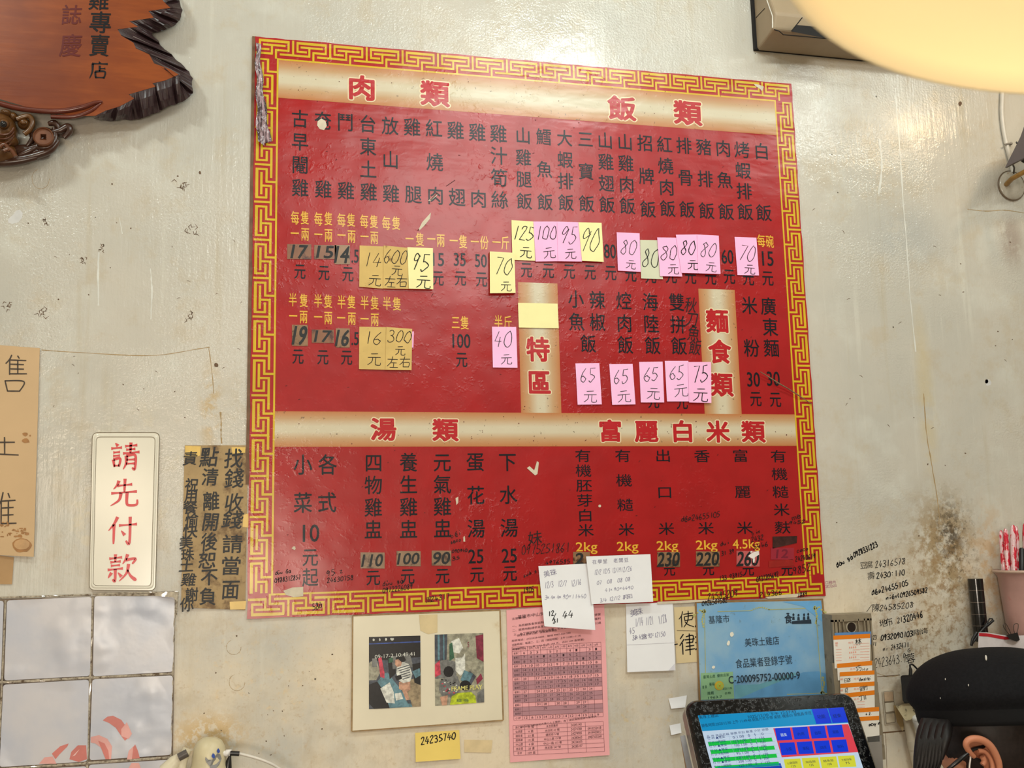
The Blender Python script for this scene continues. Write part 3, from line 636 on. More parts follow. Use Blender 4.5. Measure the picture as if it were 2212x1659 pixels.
price([(776.3,705.7),(834,706.8),(833.4,798.7),(775.4,797.3)], NB, P_TAN, '16', 'aged tan price note reading 16 yuan, beside the tan 300 note', (.15,.26,.9,.26,.30), (.25,.74,.88,.75,.30))
pr = Sheet([(880,716),(894,716),(893,751),(880,751)], BN+.001, 0.0)
tag(pr.slab('note_scrap', P_PINK, None), 'sliver of pink note showing behind the right edge of the tan 300 note', 'note scrap')
price([(834.5,706.3),(890.3,710.5),(889,799.6),(832.3,798.7)], NB+.0012, P_TAN, '300', 'aged tan price note reading 300 yuan, with a dark scorched top corner', (.05,.20,1,.20,.28), (.28,.54,.82,.52,.22), [('左右', .04, .82, .98, .80, .24)])
price([(1062.7,705.7),(1115,706.3),(1117.9,794.5),(1064.7,793.7)], NB, P_PINK2, '40', 'lilac pink price note reading 40 yuan, under the half catty characters', (.06,.30,.86,.30,.40), (.30,.78,.82,.78,.26), ink=PENGREY)
note('blank_note', [(1119,654.2),(1204.4,655.8),(1207,709),(1120.6,707.4)], BN+.0022, P_YEL, 'blank light yellow note stuck across the first character of the special heading', 'note', None, .001)
price([(1104.7,475.4),(1153,478.6),(1156,563.4),(1107,561.2)], NB, P_YEL, '125', 'yellow price note reading 125 yuan, first of the row under the rice dishes', (.06,.30,1.0,.32,.34), (.28,.78,.92,.78,.28), pen=1.9)
price([(1152.2,478.6),(1204,478.6),(1207,564.4),(1157,565)], NB+.0012, P_PINK, '100', 'pink price note reading 100 yuan, between the yellow 125 and pink 95 notes', (.04,.28,.98,.28,.34), (.32,.78,.88,.76,.28))
price([(1203.5,478.6),(1252.8,480.2),(1257.3,565),(1205.4,564.4)], NB+.0022, P_PINK, '95', 'pink price note reading 95 yuan, left of the yellow 90 note', (.14,.32,.88,.34,.44), (.26,.80,.80,.78,.26))
price([(1249.5,480.2),(1299.4,481.1),(1304.1,565.6),(1257.3,563.4)], NB+.0032, P_YEL, '90', 'pale yellow price note reading 90 with no yuan sign, after the pink 95', (.06,.44,.90,.46,.62), None, pen=1.7)
price([(1332,501.7),(1381.6,503.9),(1384.2,587.2),(1334.8,584.6)], NB+.001, P_PINK, '80', 'pink price note reading 80 yuan, left of the grey 80 note', (.14,.38,.88,.38,.38), (.30,.80,.86,.82,.24), ink=PENGREY)
price([(1382.6,518.2),(1421,519),(1432.3,603),(1384.8,601.4)], NB, P_GREY, '80', 'faded grey price note reading 80, tucked between pink 80 notes', (.06,.48,1.0,.46,.48), None, pen=1.8)
price([(1419.6,512.8),(1461.5,513.4),(1474,597.3),(1426,596.6)], NB+.0022, P_PINK, '80', 'slanting pink price note reading 80 yuan, right of the grey 80 note', (.10,.40,.96,.38,.36), (.32,.80,.94,.80,.26))
price([(1460,507),(1506.6,506.5),(1509,590.3),(1471.8,589.4)], NB+.0034, P_PINK, '80', 'pink price note reading bold 80 yuan, middle of the three pink notes side by side', (.12,.34,.92,.34,.36), (.40,.76,1.0,.78,.26), pen=2.0)
price([(1506,506.5),(1552.5,509),(1556.6,591.9),(1508.2,590.3)], NB+.0046, P_PINK, '80', 'pink price note reading 80 yuan, right end of the three joined pink notes', (.14,.38,.88,.38,.38), (.32,.80,.86,.82,.26), ink=PENGREY)
price([(1586.7,511.8),(1633.9,513.4),(1639.6,595),(1593,594.1)], NB, P_PINK, '70', 'pink price note reading 70 yuan, alone beside the per bowl 15', (.16,.40,.92,.44,.42), (.32,.82,.86,.84,.26))
price([(1243,785),(1294.6,784.3),(1300,873.5),(1247.8,874.2)], NB, P_PINK2, '65', 'pink price note reading 65 yuan, under the little fish rice', (.16,.30,.84,.28,.34), (.26,.78,.82,.80,.30), ink=PENGREY)
price([(1316.1,786.5),(1366.5,785.9),(1372.8,873.5),(1322.5,874.5)], NB, P_PINK2, '65', 'pink price note reading 65 yuan, under the braised pork rice', (.14,.32,.80,.30,.34), (.24,.78,.82,.78,.30), ink=PENGREY)
price([(1380.7,781.8),(1431.3,781.1),(1434.8,869.4),(1384.2,869.4)], NB, P_PINK2, '65', 'pink price note reading 65 yuan, under the sea and land rice', (.18,.32,.82,.30,.34), (.28,.74,.84,.78,.30), ink=PENGREY)
price([(1436,779.6),(1487,779.6),(1491,867.2),(1440.8,867.2)], NB, P_PINK2, '65', 'pink price note reading 65 yuan, overlapped by the pink 75 note', (.18,.30,.80,.28,.34), (.30,.72,.94,.70,.32), ink=PENGREY)
price([(1486.7,781.8),(1536,781.8),(1536.7,870.4),(1488.6,869.4)], NB+.0016, P_PINK, '75', 'pink price note reading bold 75 yuan, lapping onto the noodle heading', (.14,.30,.90,.28,.40), (.20,.78,.84,.80,.34), pen=2.0)
# taped labels with bold marker figures
def tape(cu, cv, w, h, txt, label, m_=TAPE, tw=.86, th_=.78, tu=0, tv=0, n0=BN+.0013, ink=MARK, sh=.18, shape=None):
    c = shape or [(cu-w/2, cv-h/2), (cu+w/2, cv-h/2+.5), (cu+w/2, cv+h/2), (cu-w/2, cv+h/2-.5)]
    s = Sheet(c, n0, 0.0); r = thing('price_label', s(*bil(c, .5, 1)), label, 'price label', G_T)
    s.slab('tape', m_, r, .0003, 3, 3)
    if txt:
        ik = Ink(BS); ik.fit(txt, cu+tu, cv+tv, w*tw, h*th_, d=n0-BN+.0003, off=.028, shear=sh); ik.build('marker_lettering', ink, r)
    return r
tape(646.5, 543.7, 52, 33, '17', 'brown taped price label reading 17, left end of the upper price row', TAPE2, .62, .86)
tape(702.6, 544.5, 48, 31, '15', 'brown taped price label reading 15, second in the upper price row', TAPE2, .72, .82)
tape(739.5, 549.9, 33, 42, '14', 'upright brown taped price label reading 14 before the printed .5', TAPE, .86, .84)
tape(647.9, 724.5, 34, 46, '19', 'upright brown taped price label reading 19, left end of the lower price row', TAPE, .8, .86)
tape(697.5, 726.4, 48, 29, '17', 'mauve brown taped price label reading 17 in the lower price row', TAPE2, .7, .84)
tape(740.4, 730, 30, 42, '16', 'upright brown taped price label reading 16 before the printed .5', TAPE, .9, .82)
tape(804.8, 1210.6, 52, 35, '110', 'grey brown taped price label reading 110 under the four herbs soup', mat('grey_brown_tape', (140, 112, 88), .3, .5, .12, 40, stain=((84, 60, 50), .5, 60)), .84, .74)
tape(882.6, 1206.8, 52, 33, '100', 'grey brown taped price label reading 100 under the second chicken soup', MATS['grey_brown_tape'], .88, .72)
tape(953.7, 1205.6, 42, 33, '90', 'grey brown taped price label reading 90 under the third chicken soup', MATS['grey_brown_tape'], .86, .78)
tape(1256, 1207, 36, 30, '2', 'brown taped price label half hidden behind the white order slips', TAPE, .5, .8, -4)
tape(1444.4, 1208.5, 49, 33, '230', 'brown taped price label reading 230 under the export rice', TAPE, .94, .9)
tape(1528.9, 1207.5, 51, 33, '220', 'brown taped price label reading 220 under the fragrant rice', TAPE, .94, .86)
r260 = tape(1615.9, 1206.9, 50, 34, '260', 'pinkish taped price label reading 260 with torn white patches', mat('pink_grey_tape', (188, 92, 92), .35, .5, .14, 40, stain=((200, 180, 176), .55, 50)), .92, .9)
ik = Ink(BS); ik.poly([(1616,1201), (1622,1196), (1630,1192), (1639,1190), (1640,1198), (1632,1203), (1628,1208), (1622,1205)], .0024); ik.poly([(1621,1191), (1625,1190), (1625,1194), (1621,1194)], .0024)
ik.poly([(1626,1208), (1631,1206), (1630,1214), (1627,1216)], .0024); ik.build('torn_patch', mat('torn_white', (226, 216, 212), .6, .3), r260)
tape(1696, 1171.5, 54, 25, '', 'dark brown blacked-out tape covering a weight at the right end of the rice row', mat('dark_brown_tape', (62, 34, 32), .25, .5, .3, 70, stain=((120, 104, 96), .66, 60)), shape=[(1669,1159), (1722,1158), (1721,1173), (1669,1185)])
tape(1690, 1196, 50, 26, '12', 'faded crimson tape with a ghost figure under the blacked-out tape', mat('crimson_tape', (152, 38, 54), .3, .5, .1, 30), .5, .7, 0, 0, ink=mat('ghost_ink', (112, 26, 44), .5, .3))
tape(1688, 1219, 52, 16, '', 'narrow red tape strip with a curled dark end above the last yuan sign', mat('worn_red_tape', (150, 34, 30), .25, .5, .12, 40), shape=[(1660,1212), (1712,1208), (1716,1222), (1661,1226)])
# a dry twig caught over the right border
twig = MB(); P = [W(1642, 803, .014), W(1665, 817, .012), W(1682, 828, .016), W(1700, 838, .013), W(1728, 856, .010), W(1754, 873, .007)]
twig.tube(P, [.0008, .0012, .0016, .0012, .0013, .0008], 8)
tag(twig.build('dry_twig', mat('dry_twig', (120, 104, 78), .7, .3, .2, 200)), 'thin dry twig caught across the right border of the menu board', 'twig')
# ================================================================ PAPERS AND SIGNS ON THE WALL
# white order slips
sl = 'order slips taped under the menu board'
r, s = note('order_slip', [(1163,1223),(1275,1217),(1286,1361),(1176,1353)], BN+.004, P_WHITE, 'white order slip marked 12/31 44 with a rounded lower corner', 'paper slip', sl, .012, 'b',
     lines=[('美珠', .08, .14, .34, .10, .09, 1.0), ('12/3', .08, .32, .26, .30, .10, .9), ('12/7', .34, .30, .52, .29, .10, .9), ('12/16', .60, .30, .80, .27, .10, .9), ('3×4×4×90=11440', .06, .52, .88, .49, .07, .9)], ink=PENPALE)
ik = Ink(s)
for t, a, b, h in (('12', (1184,1326), (1197,1324), 10), ('/', (1190,1335), (1204,1331), 14), ('31', (1194,1342), (1207,1340), 9), ('44', (1214,1328), (1240,1326), 15)): ik.pen(t, a, b, h, 1.9, d=.0005)
ik.build('bold_lettering', PENINK, r)
note('order_slip', [(1266,1202),(1405,1197),(1411,1300),(1278,1305)], BN+.010, P_WHITE, 'white order slip stuck over the other one and the border, topmost of the slips', 'paper slip', sl, .004, 'b',
     lines=[('在學堂 老闆豆', .08, .12, .66, .10, .08, 1.0), ('12/2 12/5 12/19', .10, .34, .52, .30, .10, .8), ('12/26', .52, .31, .70, .28, .10, .8), ('07  08  08 08', .12, .56, .66, .50, .08, .9), ('41×90=4490', .24, .72, .70, .68, .07, .9), ('3/4 12/12 8月5日', .14, .93, .66, .86, .08, .9)], ink=PENPALE)
r, s = note('order_slip', [(1352,1305),(1453,1300),(1459,1448),(1355,1452)], .003, P_WHITE, 'white order slip with a fold across it, hanging below the board', 'paper slip', sl, .006, 'b',
     lines=[('美珠', .10, .14, .34, .11, .09, 1.0), ('1/14', .18, .28, .36, .26, .12, .9), ('1/21', .42, .27, .58, .25, .12, .9), ('1/28', .68, .26, .86, .23, .12, .9), ('45', .06, .40, .18, .39, .09, 1.0), ('38×45盒×90=12150', .12, .50, .82, .46, .07, 1.0)], ink=PENPALE)
ik = Ink(s); ik.line(bil(s.c, 0, .60), bil(s.c, 1, .595), 1.0, .0005); ik.poly([bil(s.c, .86, .995), bil(s.c, .99, .90), bil(s.c, .99, .995)], .0005); ik.build('fold_line', mat('fold_shade', (206, 204, 212), .8, .2), r)

# pink delivery schedule
PK = mat('pink_sheet', (236, 168, 172), .75, .25, .03, 10)
cs = [(1094,1318),(1305,1300),(1317,1631),(1102,1647)]
sched = Sheet(cs, .0022, .004, 2, 'br'); r = thing('schedule_sheet', sched(1210, 1640), 'long pink printed schedule sheet with a grey striped number table', 'paper sheet')
sched.slab('paper', PK, r, .0004, 8, 12)
SI = mat('sheet_print', (70, 48, 54), .7, .2, .05, 60); SG = mat('sheet_grey_row', (178, 132, 140), .75, .2, .04, 30)
ik = Ink(sched); gr = Ink(sched); rl = Ink(sched)
T_ = (1106,1398,1302,1387)   # table top-left and top-right
tb = [(1106,1398),(1298,1387),(1303,1548),(1110,1556)]
rows = 17
txt = ['', '6 3 3 . 5 2 . 4 1 . 3 1', '7 4 4 1 6 3 1 5 2 . 4 2', '8 5 5 2 7 4 2 6 3 1 5 3', '13 10 10 7 12 9 7 11 8 6 10 8', '14 11 11 8 13 10 8 12 9 7 11 9', '15 12 12 9 14 11 9 13 10 8 12 10', '20 . 17 14 19 16 14 18 15 13 17 15',
       '21 . 18 15 20 17 15 19 16 14 18 16', '22 . 19 16 21 18 16 20 17 15 19 17', '27 . 24 21 26 23 21 25 22 20 24 .', '28 . 25 22 27 24 22 26 23 21 25 .', '29 . 26 23 28 25 23 27 24 22 26 .', '. . 31 28 . 30 28 . 29 27 . .', '. . . 29 . . 29 . 30 28 . .', '. . . 30 . . 30 . . 29 . .', '12 6 13 14 12 13 14 12 14 13 12 9']
for j in range(rows):
    b0, b1 = j/rows, (j+1)/rows
    if j in (2, 3, 5, 6, 8, 9, 11, 12, 14, 15): gr.poly([bil(tb, 0, b0), bil(tb, 1, b0), bil(tb, 1, b1), bil(tb, 0, b1)], .0004)
    rl.line(bil(tb, 0, b0), bil(tb, 1, b0), .6, .0006)
    if j: 
        ik.fit('星期'+'二三四'[(j-1) % 3] if j < 16 else '小計', *bil(tb, .05, (b0+b1)/2), 13, 4.6, d=.0007)
        for i, t in enumerate(txt[j].split()):
            if t != '.': ik.fit(t, *bil(tb, .135+.0735*i, (b0+b1)/2), 3.2*len(t)+.8, 5.0, d=.0007)
    else:
        ik.fit('日星期', *bil(tb, .05, .03), 13, 4.4, d=.0007)
        for i in range(12): ik.fit('%d月' % (i+1), *bil(tb, .135+.0735*i, .03), 8, 4.4, d=.0007)
rl.line(bil(tb, 0, 1), bil(tb, 1, 1), .6, .0006)
for i in range(14): rl.line(bil(tb, 0 if i == 0 else .1+(i-1)*.0735 if i < 13 else 1, 0), bil(tb, 0 if i == 0 else .1+(i-1)*.0735 if i < 13 else 1, 1), .6, .0006)
t2 = [(1108,1567),(1303,1558),(1306,1623),(1110,1632)]
d2 = [('居仁里', '35 盒', '永吉西藥房', '24245143', ''), ('仙洞里', '6 盒', '太白街 43 號', '24274788', '0910252418'), ('健民里', '23 盒', '健民街 5 號', '24274905', '0919900822'), ('服務處', '14 盒', '中山二路 13 號', '24280663', '0987355268'), ('中山里', '6 盒', '中山一路 113 巷', '24226505', ''), ('西定里', '25 盒', '西定路 247 號', '24285107', ''), ('合計', '109 盒', '', '', '')]
for j in range(8): rl.line(bil(t2, 0, j/7), bil(t2, 1, j/7), .6, .0006)
cx_ = (0, .13, .265, .60, .80, 1)
for x in cx_: rl.line(bil(t2, x, 0), bil(t2, x, 1), .6, .0006)
for j, row in enumerate(d2):
    for i, t in enumerate(row):
        if t:
            wd_ = sum(5.0 if ord(q) > 255 else 2.9 for q in t); ik.fit(t, *bil(t2, (cx_[i]+cx_[i+1])/2, (j+.5)/7), wd_, 5.4, d=.0007)
for t, u, v, w, h in (('基隆市中山安樂區便民服務', 1176, 1325, 116, 8), ('注意事項：', 1121, 1335, 31, 5), ('一、為照顧長者與弱勢之需要，請於期限內至指定地點領取便當', 1202, 1340, 192, 5.2), ('二、服務地點請依各里辦公處公告為準，逾時視同放棄領取權利', 1202, 1349, 192, 5.2),
                      ('三、為了讓弱勢家庭安心用餐，如有變動將另行通知各里辦公處', 1204, 1358, 190, 5.2), ('請至本里辦公處，詳詢服務專線', 1160, 1367, 86, 5), ('服務電話：(02)2428-0683，聯絡 0987-355-258', 1169, 1376, 128, 5), ('活動時間：每週二、三、四（領取時間）上午 11:00—11:30', 1180, 1383, 150, 5),
                      ('舉辦期間：115 年 1-12 月(共 144 天，合計 109 盒便當)', 1184, 1392, 156, 5), ('※本協助活動由地方善心人士贊助，為了便民服務感謝大家參與', 1206, 1559, 166, 4.6)):
    ik.fit(t, u, v, w, h, d=.0007, rot=.055)
gr.build('row_stripe_print', SG, r); rl.build('table_line_print', mat('sheet_rule', (120, 80, 88), .7, .2), r); ik.build('sheet_text', SI, r)

# laminated sheet with two surveillance prints
cp = [(762,1330),(1080,1318),(1087,1556),(760,1580)]
ph = Sheet(cp, .003, .002, 2, 'b'); r = thing('photo_sheet', ph(925, 1568), 'yellowed laminated sheet with two printed camera stills', 'photo sheet')
ph.slab('sheet', mat('yellowed_laminate', (222, 212, 188), .35, .5, .05, 6, stain=((190, 158, 104), .62, 8)), r, .0016)
ik = Ink(ph)
for a, b in ((0, 1), (1, 2), (2, 3), (3, 0)):
    ik.line(cp[a], cp[b], 3.0, .0004)
ik.build('sheet_edge', mat('brown_edge', (150, 122, 84), .5, .3, .2, 90), r)
ik = Ink(ph); ik.poly([(905,1328), (945,1327), (945,1366), (925,1370), (908,1362)], .0005); ik.build('tape_piece', mat('old_tape', (210, 190, 148), .3, .4), r)
def cols(prefix, d): return [mat(prefix+k, v, .35, .5, .34, 130) for k, v in d]
def still(q, name):
    """picture print: helper drawing in fractions of the print"""
    ik = Ink(ph)
    def P(*pts, mi, d): ik.poly([bil(q, a, b) for a, b in pts], d, mi)
    return ik, P
PAL = [('black', (22, 20, 22)), ('teal', (92, 128, 140)), ('grey', (112, 112, 110)), ('skin', (184, 140, 116)), ('white', (206, 206, 198)), ('floor', (150, 132, 104)), ('red', (196, 64, 84)), ('blue', (48, 72, 138)), ('stripe', (70, 74, 84)), ('green', (52, 92, 70)), ('lime', (176, 190, 40)), ('plum', (130, 44, 66)), ('yellow', (214, 206, 120)), ('wall', (150, 146, 128))]
PM = cols('still_', PAL); PI_ = {k: i for i, (k, _) in enumerate(PAL)}
q1 = [(797,1376),(908,1373),(909,1526),(797,1532)]
ik, P = still(q1, 'a')
P((0,0),(1,0),(1,1),(0,1), mi=PI_['black'], d=.0005); P((0,.30),(1,.28),(1,1),(0,1), mi=PI_['stripe'], d=.0007)
P((0,.24),(1,.22),(1,.30),(0,.34), mi=PI_['black'], d=.0008); P((0,.088),(1,.078),(1,.094),(0,.104), mi=PI_['blue'], d=.0008)
P((.55,1),(1,.62),(1,1), mi=PI_['floor'], d=.0008); P((.78,.62),(1,.58),(1,1),(.86,.98),(.62,.84), mi=PI_['floor'], d=.0009)
P((.28,.52),(.36,.50),(.80,.93),(.84,1),(.36,1),(.12,.66), mi=PI_['teal'], d=.0009)
P((0,.36),(.14,.30),(.22,.50),(.14,.60),(0,.60), mi=PI_['wall'], d=.0010); P((.06,.30),(.15,.30),(.16,.42),(.06,.42), mi=PI_['grey'], d=.0011)
P((.18,.30),(.24,.28),(.30,.50),(.30,.58),(.22,.56),(.20,.42), mi=PI_['red'], d=.0011)
P((0,.66),(.16,.62),(.30,.78),(.40,1),(.10,1),(0,.92), mi=PI_['black'], d=.0011)
P((.22,.72),(.40,.64),(.48,.78),(.50,.94),(.34,.92), mi=PI_['white'], d=.0012); P((.50,.80),(.62,.79),(.66,.88),(.52,.90), mi=PI_['white'], d=.0012)
P((.36,.30),(.50,.30),(.52,.52),(.40,.60), mi=PI_['black'], d=.0010); P((.38,.31),(.46,.29),(.47,.36),(.38,.37), mi=PI_['green'], d=.0012)
P((.52,.30),(.60,.27),(.68,.28),(.72,.34),(.66,.37),(.60,.40),(.52,.38), mi=PI_['black'], d=.0014); P((.44,.28),(.80,.26),(.86,.44),(.46,.46), mi=PI_['grey'], d=.00105); P((.84,.40),(1,.38),(1,.70),(.88,.66), mi=PI_['black'], d=.00115); P((.51,.33),(.57,.32),(.64,.37),(.62,.42),(.54,.43),(.505,.39), mi=PI_['skin'], d=.0016)
P((.54,.42),(.66,.36),(.78,.40),(.84,.54),(.80,.64),(.66,.66),(.58,.62),(.53,.52), mi=PI_['white'], d=.0014)
for k in range(6): P((.55+.02*k,.45+.03*k),(.80,.40+.034*k),(.80,.412+.034*k),(.55+.02*k,.462+.03*k), mi=PI_['stripe'], d=.0016)
P((.50,.56),(.62,.54),(.64,.60),(.54,.62), mi=PI_['black'], d=.0017)
P((.58,.64),(.80,.62),(.80,.76),(.74,.78),(.78,.90),(.72,.91),(.64,.76),(.58,.74), mi=PI_['skin'], d=.0013)
P((.84,.50),(.98,.46),(1,.56),(.90,.60), mi=PI_['teal'], d=.0012); P((.72,.90),(.80,.90),(.82,.95),(.76,.95), mi=PI_['stripe'], d=.0014)
for x, w in ((.09, .04), (.21, .03), (.33, .04), (.45, .08)): ik.oval(*bil(q1, x, .04), w*55, 3, .0009, 8, PI_['white'], .2)
ik.fit('09-17-2 10:49:41', *bil(q1, .50, .265), 86, 8, d=.0018, rot=.04, mi=PI_['white'])
ik.build('camera_still_print', PM, r)
q2 = [(939,1371),(1044,1367),(1046,1517),(940,1525)]
ik, P = still(q2, 'b')
P((0,0),(1,0),(1,1),(0,1), mi=PI_['wall'], d=.0005); P((0,0),(.26,0),(.24,.36),(0,.38), mi=PI_['stripe'], d=.0007); P((.06,0),(.10,0),(.10,.36),(.06,.36), mi=PI_['teal'], d=.0009); P((.17,0),(.20,0),(.20,.36),(.17,.36), mi=PI_['teal'], d=.0009)
P((.84,.04),(1,.02),(1,.42),(.86,.36), mi=PI_['plum'], d=.0009); P((0,.38),(.30,.36),(.44,.40),(.44,.62),(0,.62), mi=PI_['grey'], d=.0008)
P((.34,.10),(.50,.06),(.58,.20),(.50,.28),(.36,.26), mi=PI_['white'], d=.0010); P((.30,.14),(.36,.12),(.40,.34),(.30,.38), mi=PI_['green'], d=.0011); P((.42,.34),(.56,.34),(.62,.28),(.62,.54),(.52,.60),(.42,.52), mi=PI_['white'], d=.0012)
P((0,.42),(.10,.36),(.12,.56),(0,.60), mi=PI_['red'], d=.0010); P((.60,.52),(.78,.58),(.68,.72),(.52,.66), mi=PI_['teal'], d=.0013); P((.56,.60),(.72,.54),(.84,.62),(.70,.78),(.60,.70), mi=PI_['stripe'], d=.0012)
ik.oval(*bil(q2, .28, .53), 11, 12, .0014, 14, PI_['black']); P((.10,.66),(.26,.60),(.46,.60),(.52,.72),(.44,.88),(.16,.90),(.08,.78), mi=PI_['grey'], d=.0013)
for k in range(22): ik.oval(*bil(q2, random.uniform(.14, .46), random.uniform(.63, .86)), 2.2, 1.5, .0015, 6, random.choice((PI_['white'], PI_['red'], PI_['black'])), .2)
P((.10,.88),(.26,.86),(.24,1),(.14,1), mi=PI_['skin'], d=.0014); P((.84,.66),(.94,.58),(.98,.66),(.86,.74), mi=PI_['plum'], d=.0014)
ik.oval(*bil(q2, .62, .74), 12, 11, .0016, 14, PI_['black']); P((.30,1),(.34,.88),(.46,.84),(.74,.84),(.82,.90),(.84,1), mi=PI_['lime'], d=.0015); P((.86,.86),(1,.80),(1,1),(.86,1), mi=PI_['grey'], d=.0014)
ik.fit('FRAME PLAY', *bil(q2, .65, .775), 66, 9, d=.0020, off=.03, rot=.03, mi=PI_['yellow']); ik.fit('龍 鳴', *bil(q2, .56, .95), 26, 7, d=.0018, mi=PI_['green']); ik.fit('S', *bil(q2, .69, .16), 4, 12, d=.0012, mi=PI_['plum'])
ik.build('camera_still_print', PM, r)

# yellow phone note, torn tape, scraps
note('phone_note', [(897,1583),(992,1577),(995,1639),(898,1646)], .0025, mat('mustard_note_paper', (232, 204, 112), .7, .25, .04, 14), 'mustard yellow note with the number 24235740 below the photo sheet', 'note', None, .003, 'b', lines=[('24235740', .12, .30, .92, .18, .24, 2.3)])
sc_ = Sheet([(1003,1598),(1064,1599),(1061,1626),(1003,1625)], .0012); tag(sc_.slab('tape_scrap', mat('beige_tape', (216, 194, 152), .4, .3, .08, 40), None), 'torn piece of beige tape on the wall right of the mustard note', 'tape scrap')
for c, lab in (([(1444,1509),(1484,1502),(1480,1528),(1450,1531)], 'torn white paper scrap beside the top left corner of the till screen'), ([(1446,1567),(1470,1562),(1472,1583),(1450,1588)], 'small torn white paper scrap left of the till screen, below a larger scrap')):
    s_ = Sheet(c, .0018, .003); tag(s_.slab('paper_scrap', P_WHITE, None), lab, 'paper scrap')

# beige notice behind the certificate
c = [(1456,1312),(1530,1308),(1534,1428),(1461,1433)]; s = Sheet(c, .0014); r = thing('paper_notice', s(1490, 1430), 'aged beige handwritten notice half hidden behind the blue certificate', 'paper notice')
s.slab('paper', mat('beige_paper', (214, 194, 152), .6, .3, .06, 10, stain=((168, 120, 70), .6, 12)), r)
ik = Ink(s); ik.kai('使', 1482, 1337, 33, 36, 2.3, jit=.5); ik.kai('用', 1516, 1337, 33, 36, 2.3, jit=.5); ik.kai('律', 1484, 1391, 34, 44, 2.8, jit=.5); ik.line((1450,1394), (1464,1391), 2.4); ik.em('現', 1517, 1391, 34, 42)
ik.line((1462,1362), (1506,1363), .8); ik.build('handwriting_lettering', PENINK, r)

# blue food business certificate
cc = [(1505,1303),(1774,1297),(1793,1508),(1514,1522)]; cb = [(1501,1299),(1778,1293),(1799,1511),(1510,1526)]
bk = Sheet(cb, .0035); r = thing('certificate', bk(1652, 1518), 'blue framed food registration certificate with yellow scroll border', 'certificate')
bk.slab('backing_board', mat('brown_board_edge', (140, 108, 70), .5, .4, .15, 50), r, .0032)
cf = Sheet(cc, .0042)
k = NT('blue_certificate'); f = k.ramp(k.noise(9, 5), .35, .65); col = k.mix(f, lin((112, 164, 208)), lin((146, 182, 206)))
col = k.mix(k.math('MULTIPLY', k.ramp(k.noise(60, 6, .7, off=4), .62, .74), .5), col, lin((96, 98, 90))); cf.slab('sheet', k.out(col, .4, .45), r, .0004)
ik = Ink(cf)
sw = [(1585,1514), (1640,1490), (1690,1470), (1735,1452), (1768,1450), (1786,1456), (1790,1480), (1792,1506)]
ik.poly([(1588,1480), (1640,1478), (1690,1462), (1716,1452), (1722,1458), (1690,1482), (1640,1504), (1600,1515), (1588,1516)], .0004, 0); ik.poly(sw, .0005, 1); ik.poly([(1690,1300), (1774,1298), (1778,1345), (1760,1330), (1735,1310)], .0004, 2)
ik.build('wave_print', [mat('cert_teal', (110, 168, 186), .4, .4), mat('cert_blue', (100, 158, 206), .4, .4), mat('cert_skyblue', (104, 164, 214), .4, .4)], r)
ik = Ink(cf)
for a, b in (((1522,1325), (1524,1455)), ((1550,1321), (1622,1319)), ((1660,1317), (1740,1314)), ((1763,1330), (1776,1500)), ((1700,1500), (1776,1497))): ik.line(a, b, 1.4, .0006)
def scroll(u, v, su, sv):
    for i in range(10):
        a = i*.55; ik.oval(u+su*(3+i*1.9)*math.cos(a*.6), v+sv*(2+i*1.2)*abs(math.sin(a)), 2.6, 1.8, .0006, 7, 0, .3, a)
    for i in range(7): ik.oval(u+su*1.5*math.sin(i*1.4), v+sv*(5+i*5.2), 2.2, 2.6, .0006, 7, 0, .3)
scroll(1518, 1317, 1, 1); scroll(1764, 1310, -1, 1); scroll(1779, 1500, -1, -1)
for i in range(9): ik.oval(1624+i*4.6, 1318-5*math.sin(PI*i/8)-i*.2, 2.4, 1.3, .0006, 7, 0, .2, i*.8)
ik.build('scroll_border_print', mat('cert_gold', (176, 176, 110), .4, .4), r)
ik = Ink(cf)
for t, u, v, w, h in (('基隆市', 1553, 1337.5, 45, 17), ('美珠土雞店', 1646, 1385.5, 74, 18), ('食品業者登錄字號', 1650, 1429, 122, 20), ('C-200095752-00000-9', 1651, 1463.5, 154, 16)): ik.fit(t, u, v, w, h, d=.0022 if t[0] == 'C' else .0008, rot=.045 if t[0] != '食' else .06, off=.012 if t[0] == 'C' else 0)
ik.em('食', 1703, 1337, 17, 21, d=.0008, off=.02); ik.oval(1702, 1325.5, 3.5, 1.6, .0008)
for i, (u, v) in enumerate(((1714,1329), (1725,1330), (1737,1329), (1746,1328))): ik.oval(u, v-1, 2.2, 3.2, .0008, 10); ik.poly([(u-2.2,v+3), (u+2.2,v+3), (u+2.8,v+10), (u-2.8,v+10)], .0008)
ik.poly([(1710,1342), (1752,1338), (1753,1347), (1711,1348)], .0007); ik.build('certificate_lettering', mat('cert_ink', (40, 52, 66), .5, .3), r)
ik = Ink(cf); ik.oval(1581, 1370, 4, 6, .001, 9, 0, .15, .2); ik.oval(1573.5, 1389, 3.2, 6, .001, 9, 0, .2, .2); ik.oval(1541.5, 1441, 3.6, 3.4, .001, 9, 0, .15); ik.build('paint_chip_speck', mat('chip_white', (232, 228, 214), .6, .3), r)
